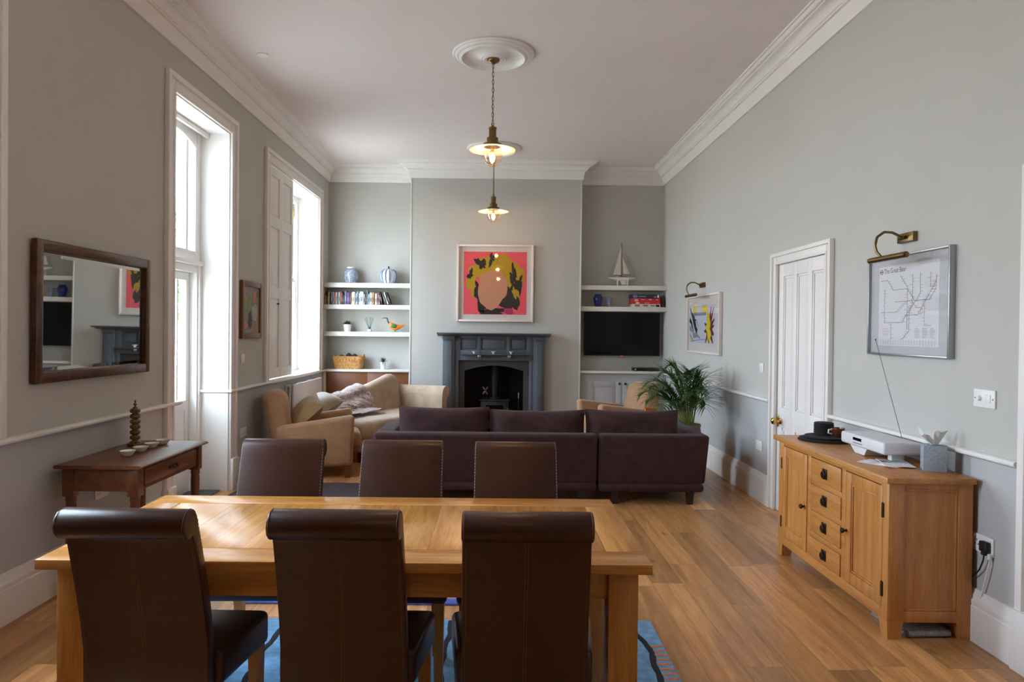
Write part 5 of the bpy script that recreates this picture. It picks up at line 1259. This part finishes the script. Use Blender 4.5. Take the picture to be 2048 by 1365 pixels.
# ------------------------------------------------------------------ tan armchairs
def armchair(label):
    t = thing('armchair', label, 'armchair', (0, 0, 0), 0, 'tan suede armchairs')
    for s in (-1, 1):
        mb = MB().box(.215 * s, .355 * s, -.34, .385, .115, .60, .045, 4)
        def f(x, y, z):
            k = (z - .115) / .485; e = (y + .34) / .725
            return (x + s * .035 * k ** 2, y + (.015 * k if y > .3 else 0), z + (e * .10 - .075) * k)
        mb.deform(f).build('arm', TANSUEDE, t)
    mb = MB().box(-.325, .325, -.37, -.155, .20, .865, .085, 5)
    mb.deform(lambda x, y, z: (x * (1 - .22 * max(0, (z - .45) / .41) ** 2), y - .12 * max(0, z - .38) / .48, z - .03 * (x / .315) ** 2 * (1 if z > .7 else 0))).build('back', TANSUEDE, t)
    MB().box(-.225, .225, -.30, .375, .115, .30, .02).build('base', TANSUEDE, t)
    MB().box(-.222, .222, -.22, .475, .285, .425, .055, 4).deform(lambda x, y, z: (x, y, z + (.02 * (1 - (x / .23) ** 2) if z > .35 else 0))).build('seat_cushion', TANSUEDE, t)
    for sx in (-1, 1):
        for sy in (-.30, .335): MB().taper(sx * .30 - .034, sx * .30 + .034, sy - .034, sy + .034, 0, .118, .72).build('leg', MAHO['Z'], t, smooth=0)
    return t
ac = armchair('tan suede armchair against the left wall, holding a cushion'); ac.location = (-1.89, 7.10, 0); ac.rotation_euler = (0, 0, math.radians(-76))
dup(ac, (1.47, 8.56, 0), math.radians(107), 'tan suede armchair in front of the grey cabinet, beyond the dark sofa')
CUSH = mat('olive_tan_satin', (150, 118, 78), rough=.75, var=.15, vs=8, sheen=.2, bump=.15, bs=60)
SILV = mat('silver_beige_satin', (160, 144, 122), rough=.62, var=.15, vs=6, sheen=.3, bump=.15, bs=50)
o = MB().pillow(.44, .42, .20, p=2.6, pull=.05, wob=.05, seed=4).build('cushion', CUSH, loc=(-1.985, 7.12, .605), smooth=70)
o.rotation_euler = (math.radians(-46), math.radians(12), math.radians(-66)); tag(o, 'plump olive-tan satin cushion leaning in the left tan armchair', 'cushion')

# ------------------------------------------------------------------ beige chaise longue
cz_ = thing('chaise_longue', 'beige velour chaise longue with sloping back and one scrolled arm by the fireplace', 'sofa', (-1.42, 9.33, 0), math.atan2(-.886, -.463))
LL, DD = 1.58, .74
MB().box(.0, LL, .0, DD, .115, .27, .03, 3).build('base', BEIGEVEL, cz_)
mb = MB().box(.06, LL + .03, .10, DD + .05, .25, .45, .085, 5)
mb.deform(lambda x, y, z: (x, y, z + (.02 * math.sin(PI * min(1, max(0, (x - .06) / LL))) * math.sin(PI * min(1, max(0, (y - .1) / DD))) if z > .35 else 0))).build('seat', BEIGEVEL, cz_)
def topz(x):
    if x < .10: return .80 + .085 * math.sin(PI / 2 * max(0, (x + .04) / .14))
    if x < .17: return .885
    return .885 - .30 * ((x - .17) / (LL - .17)) ** .85
def bk(u, v):
    x = -.03 + (LL + .01) * v; zt_ = topz(x); e = min(1, (x + .031) / .06, (LL - .019 - x) / .08); th = .085 * max(.15, e) ** .5
    a = u
    if a < .35: return (x, .115 + th - .0 - .10 * (a / .35) , .30 + (zt_ - th - .30) * (a / .35))
    if a < .65:
        q = PI * (a - .35) / .30; return (x, .015 + th * math.cos(q), zt_ - th + th * math.sin(q))
    return (x, .015 - th + .03 * ((a - .65) / .35), (zt_ - th) - (zt_ - th - .14) * ((a - .65) / .35))
mb = MB().grid(bk, 28, 44); n = 28
mb.add([bk(i / 27, 0) for i in range(28)], [tuple(range(28))]); mb.add([bk(i / 27, 1) for i in range(28)], [tuple(range(27, -1, -1))]); mb.build('back', BEIGEVEL, cz_, smooth=60)
mb = MB()                                               # scrolled arm at the hearth end: front profile swept along the depth
prof = [(.03, .12), (.03, .56), (.025, .64), (.0, .705), (-.045, .735), (-.095, .735), (-.135, .705), (-.150, .655), (-.138, .610), (-.105, .585), (-.085, .56), (-.085, .12)]
def armf(u, v):
    k = len(prof) - 1; q = u * k; i = min(int(q), k - 1); f = q - i; x = prof[i][0] * (1 - f) + prof[i + 1][0] * f; z = prof[i][1] * (1 - f) + prof[i + 1][1] * f
    return (x, -.02 + .82 * v, z + .012 * v)
mb.grid(armf, 45, 10); mb.add([armf(i / 44, 1) for i in range(45)], [tuple(range(45))]); mb.add([armf(i / 44, 0) for i in range(45)], [tuple(range(44, -1, -1))])
mb.build('arm', BEIGEVEL, cz_, smooth=45)
for x in (.05, LL - .07):
    for y in (.04, DD - .06): MB().taper(x - .028, x + .028, y - .028, y + .028, 0, .118, .7).build('leg', MAHO['Z'], cz_, smooth=0)
FUR = blotch('mauve_fur', [(118, 92, 86), (176, 150, 144), (206, 186, 180)], 34, .95, distortion=1.4)
nt_ = FUR.node_tree; add_bump(nt_, nt_.nodes['Principled BSDF'], coords(nt_), 70, 1.0, .02, 6); nt_.nodes['Principled BSDF'].inputs['Sheen Weight'].default_value = .4
def thr(off):
    def f(u, v):
        x = .74 + .84 * v + .05 * math.sin(5 * u + 2); zt_ = topz(x); s = u
        if s < .18: y, z = -.095, zt_ - .30 + (.24) * s / .18
        elif s < .34:
            q = PI - PI * (s - .18) / .16; y, z = .015 + .10 * math.cos(q), zt_ - .075 + .10 * math.sin(q)
        elif s < .66: k = (s - .34) / .32; y, z = .125 + .11 * k + .03 * math.sin(PI * k), (zt_ - .075) + (.50 - zt_ + .075) * k
        else: k = (s - .66) / .34; y, z = .235 + .17 * k, .50 - .02 * k
        w = math.sin(9 * v + 7 * u) * .010 + math.sin(23 * v - 11 * u) * .006 + math.sin(41 * v + 37 * u) * .004 + .018
        return (x + w * .5, y + (w + off) * (.7 if s > .3 else -.3), z + (w + off) * .7)
    return f
mb = MB().grid(thr(.014), 64, 60); o0 = len(mb.v); mb.grid(thr(.002), 64, 60)
for k in range(60 - 1):
    for e in (0, 63): mb.f.append((k * 64 + e, (k + 1) * 64 + e, o0 + (k + 1) * 64 + e, o0 + k * 64 + e)); mb.m.append(0)
for k in range(63):
    for e in (0, 59): mb.f.append((e * 64 + k, e * 64 + k + 1, o0 + e * 64 + k + 1, o0 + e * 64 + k)); mb.m.append(0)
o = mb.build('fur_throw', FUR, loc=cz_.location, rotz=cz_.rotation_euler[2], smooth=80); tag(o, 'mauve faux fur throw draped over the back and seat of the beige chaise', 'throw')
o = MB().pillow(.50, .40, .20, p=2.6, pull=.05, wob=.05, seed=9).build('cushion', SILV, loc=(-2.02, 7.85, .61), smooth=70)
o.rotation_euler = (math.radians(-62), math.radians(6), math.radians(-50)); tag(o, 'silvery beige satin cushion lying at the low end of the beige chaise', 'cushion')

# ------------------------------------------------------------------ palm and small things behind the dark sofa
t = thing('potted_palm', 'bushy green areca palm in a taupe pot beside the dark sofa and right wall', 'plant', (1.93, 7.06, 0))
MB().lathe([(0, 0), (.09, 0), (.095, .01), (.125, .18), (.138, .34), (.132, .46), (.124, .51), (.131, .53), (.126, .545), (.116, .54), (.116, .48), (0, .47)], seg=36).build('pot', mat('taupe_pot', (150, 128, 110), rough=.6, var=.1), t)
MB().lathe([(0, .47), (.115, .475), (.114, .50), (0, .505)], seg=24).build('soil', SOIL, t)
PALM = mat('palm_green', (46, 88, 30), rough=.45, var=.35, vs=14); STALK = mat('palm_stalk', (122, 136, 52), rough=.5, var=.2, vs=10)
rp_ = random.Random(12)
fr = [ # base dx,dy ; tip dx,dy,z ; arch lift
 (-.03, -.02, -.50, -.30, .96, .10), (-.02, .03, -.42, .15, 1.02, .12), (-.01, -.05, -.22, -.38, 1.13, .10), (.0, .02, -.20, .10, 1.24, .07), (-.04, .0, -.48, -.12, .84, .14), (.03, -.03, .12, -.30, 1.10, .10), (.02, .03, .20, .02, 1.06, .12),
 (.03, -.06, .16, -.42, .96, .12), (.0, -.06, -.10, -.50, .95, .14), (.02, .05, .06, .34, 1.12, .1), (-.05, .04, -.34, .36, .95, .12), (.01, .0, .03, -.12, 1.16, .05), (-.06, -.04, -.38, -.44, .80, .16), (.05, .0, .22, -.2, .82, .14), (-.01, .01, -.32, -.02, 1.14, .1),
 (-.02, -.05, -.30, -.30, .78, .16), (.02, .0, .10, .12, 1.18, .06), (-.03, -.02, -.12, -.20, 1.17, .06), (.03, .02, .24, .20, .90, .14), (.0, -.05, .08, -.45, .80, .16), (-.04, .02, -.50, .05, .90, .13), (.01, -.04, .20, -.10, .98, .12)]
for (bx, by, tx, ty, tz, lift) in fr:
    tx = tx * .55 if tx > 0 else tx * .95; tz = .49 + (tz - .49) * .84
    mb = MB(); P0 = Vector((bx, by, .49)); P3 = Vector((tx, ty, tz)); P1 = Vector((bx + tx * .12, by + ty * .12, .49 + (tz - .49) * .62 + .06)); P2 = Vector((tx * .62, ty * .62, tz + lift))
    def bz(s): return P0 * (1 - s) ** 3 + P1 * 3 * s * (1 - s) ** 2 + P2 * 3 * s * s * (1 - s) + P3 * s ** 3
    mb.mi(1).tube([bz(i / 12) for i in range(13)], [.0065 - .0048 * i / 12 for i in range(13)], 6); mb.mi(0)
    for i in range(20):
        s = .30 + .68 * i / 19; p = bz(s); d = (bz(min(1, s + .02)) - bz(s - .02)).normalized(); side = d.cross(Vector((0, 0, 1))); side = side.normalized() if side.length > .1 else Vector((1, 0, 0)); ln = .25 * math.sin(PI * (.20 + .72 * i / 19)) + .03
        for sg in (-1, 1):
            dirv = side * sg * .8 + d * .75 + Vector((0, 0, .22 + rp_.uniform(-.12, .12))); blade(mb, p, dirv, ln * rp_.uniform(.85, 1.1), .018, .03 + .06 * rp_.random(), 4)
    lim = XR - .02 - 1.93
    mb.deform(lambda x, y, z: (min(x, lim - .05 + .05 * math.tanh(max(0, x - lim + .05) / .05)) if x > lim - .05 else x, y, z))
    mb.build('frond', [PALM, STALK], t, fix=False, smooth=60)
sd = thing('side_table', 'small round dark side table tucked between dark sofa and right armchair', 'table', (1.60, 7.22, 0))
MB().lathe([(0, .605), (.20, .605), (.205, .613), (.20, .625), (0, .625)], seg=36).build('tabletop', MAHO['X'], sd)
MB().lathe([(.16, 0), (.16, .015), (.03, .03), (.022, .06), (.022, .605), (0, .605)], seg=24).build('pedestal', MAHO['Z'], sd)
t = thing('orange_dish', 'orange square dish holding green leaves behind the right end of the dark sofa', 'dish', (1.565, 7.16, .626))
MB().taper(-.055, .055, -.04, .04, 0, .062, .7).build('dish', mat('orange_ceramic', (220, 104, 40), rough=.4), t, smooth=0)
mb = MB()
for i in range(14): a = i * 2.4; blade(mb, (.02, 0, .05), (math.cos(a), math.sin(a), .45), .09, .02, .02, 4)
mb.build('leaves', mat('lime_leaf', (130, 158, 70), rough=.5, var=.2), t, fix=False)
t = thing('drinking_glass', 'clear tumbler beside the orange dish behind the sofa', 'glass', (1.69, 7.20, .626))
MB().lathe([(0, .004), (.026, .004), (.032, .11), (.034, .11), (.028, 0), (0, 0)], seg=24).build('tumbler', THINGLASS, t)
o = MB().pillow(.30, .30, .16, p=3.2, pull=.1, seed=13).build('cushion', mat('pink_cushion', (214, 150, 156), rough=.9, var=.05), loc=(.60, 7.64, .492)); o.rotation_euler = (math.radians(80), 0, .4)
tag(o, 'pink cushion corner just peeking above the middle of the dark sofa', 'cushion')
t = thing('footstool', 'low upholstered footstool between the dark sofa and the hearth', 'stool', (.56, 7.66, 0))
MB().box(-.36, .36, -.26, .26, .10, .395, .04, 3).build('seat', BEIGEVEL, t)
for sx in (-.3, .3):
    for sy in (-.2, .2): MB().taper(sx - .025, sx + .025, sy - .025, sy + .025, 0, .105, .7).build('leg', MAHO['Z'], t, smooth=0)

# ------------------------------------------------------------------ garden outside the left windows
GRASS = mat('garden_lawn', (104, 116, 78), rough=.95, var=.2, vs=3); PAVE = mat('pale_paving', (186, 180, 168), rough=.85, var=.1, vs=2)
struct(MB().box(-22, -2.86, -8, 26, -.35, -.20).build('ground_paving', PAVE, smooth=0))
BARK = mat('tree_bark', (82, 66, 52), rough=.9, var=.3, vs=14); TLEAF = mat('tree_leaf', (88, 122, 62), rough=.6, var=.35, vs=2)
for x, y, h, sd_, w in ((-8.6, 16.6, 5.2, 1, 'nearer'), (-11.5, 24.0, 6.5, 2, 'farther')):
    t = thing('garden_tree', 'leafy green garden tree seen through the garden door glass, %s one' % w, 'tree', (x, y, -.2))
    MB().tube([(0, 0, 0), (.05, .02, h * .3), (.0, .08, h * .55)], [.16, .12, .07], 10).build('trunk', BARK, t)
    mb = MB(); r = random.Random(sd_)
    for i in range(1500):
        a, b, q = r.uniform(0, 6.28), r.uniform(-1, 1), r.random() ** .4; c = Vector((math.cos(a) * math.sqrt(1 - b * b) * q * h * .27, math.sin(a) * math.sqrt(1 - b * b) * q * h * .27, h * .62 + b * q * h * .34))
        u = Vector((r.uniform(-1, 1), r.uniform(-1, 1), r.uniform(-1, 1))).normalized() * .14; v = u.cross(Vector((r.uniform(-1, 1), r.uniform(-1, 1), 1))).normalized() * .09
        mb.poly([tuple(c - u), tuple(c + v), tuple(c + u), tuple(c - v)])
    mb.build('foliage', TLEAF, t, smooth=0, fix=False)
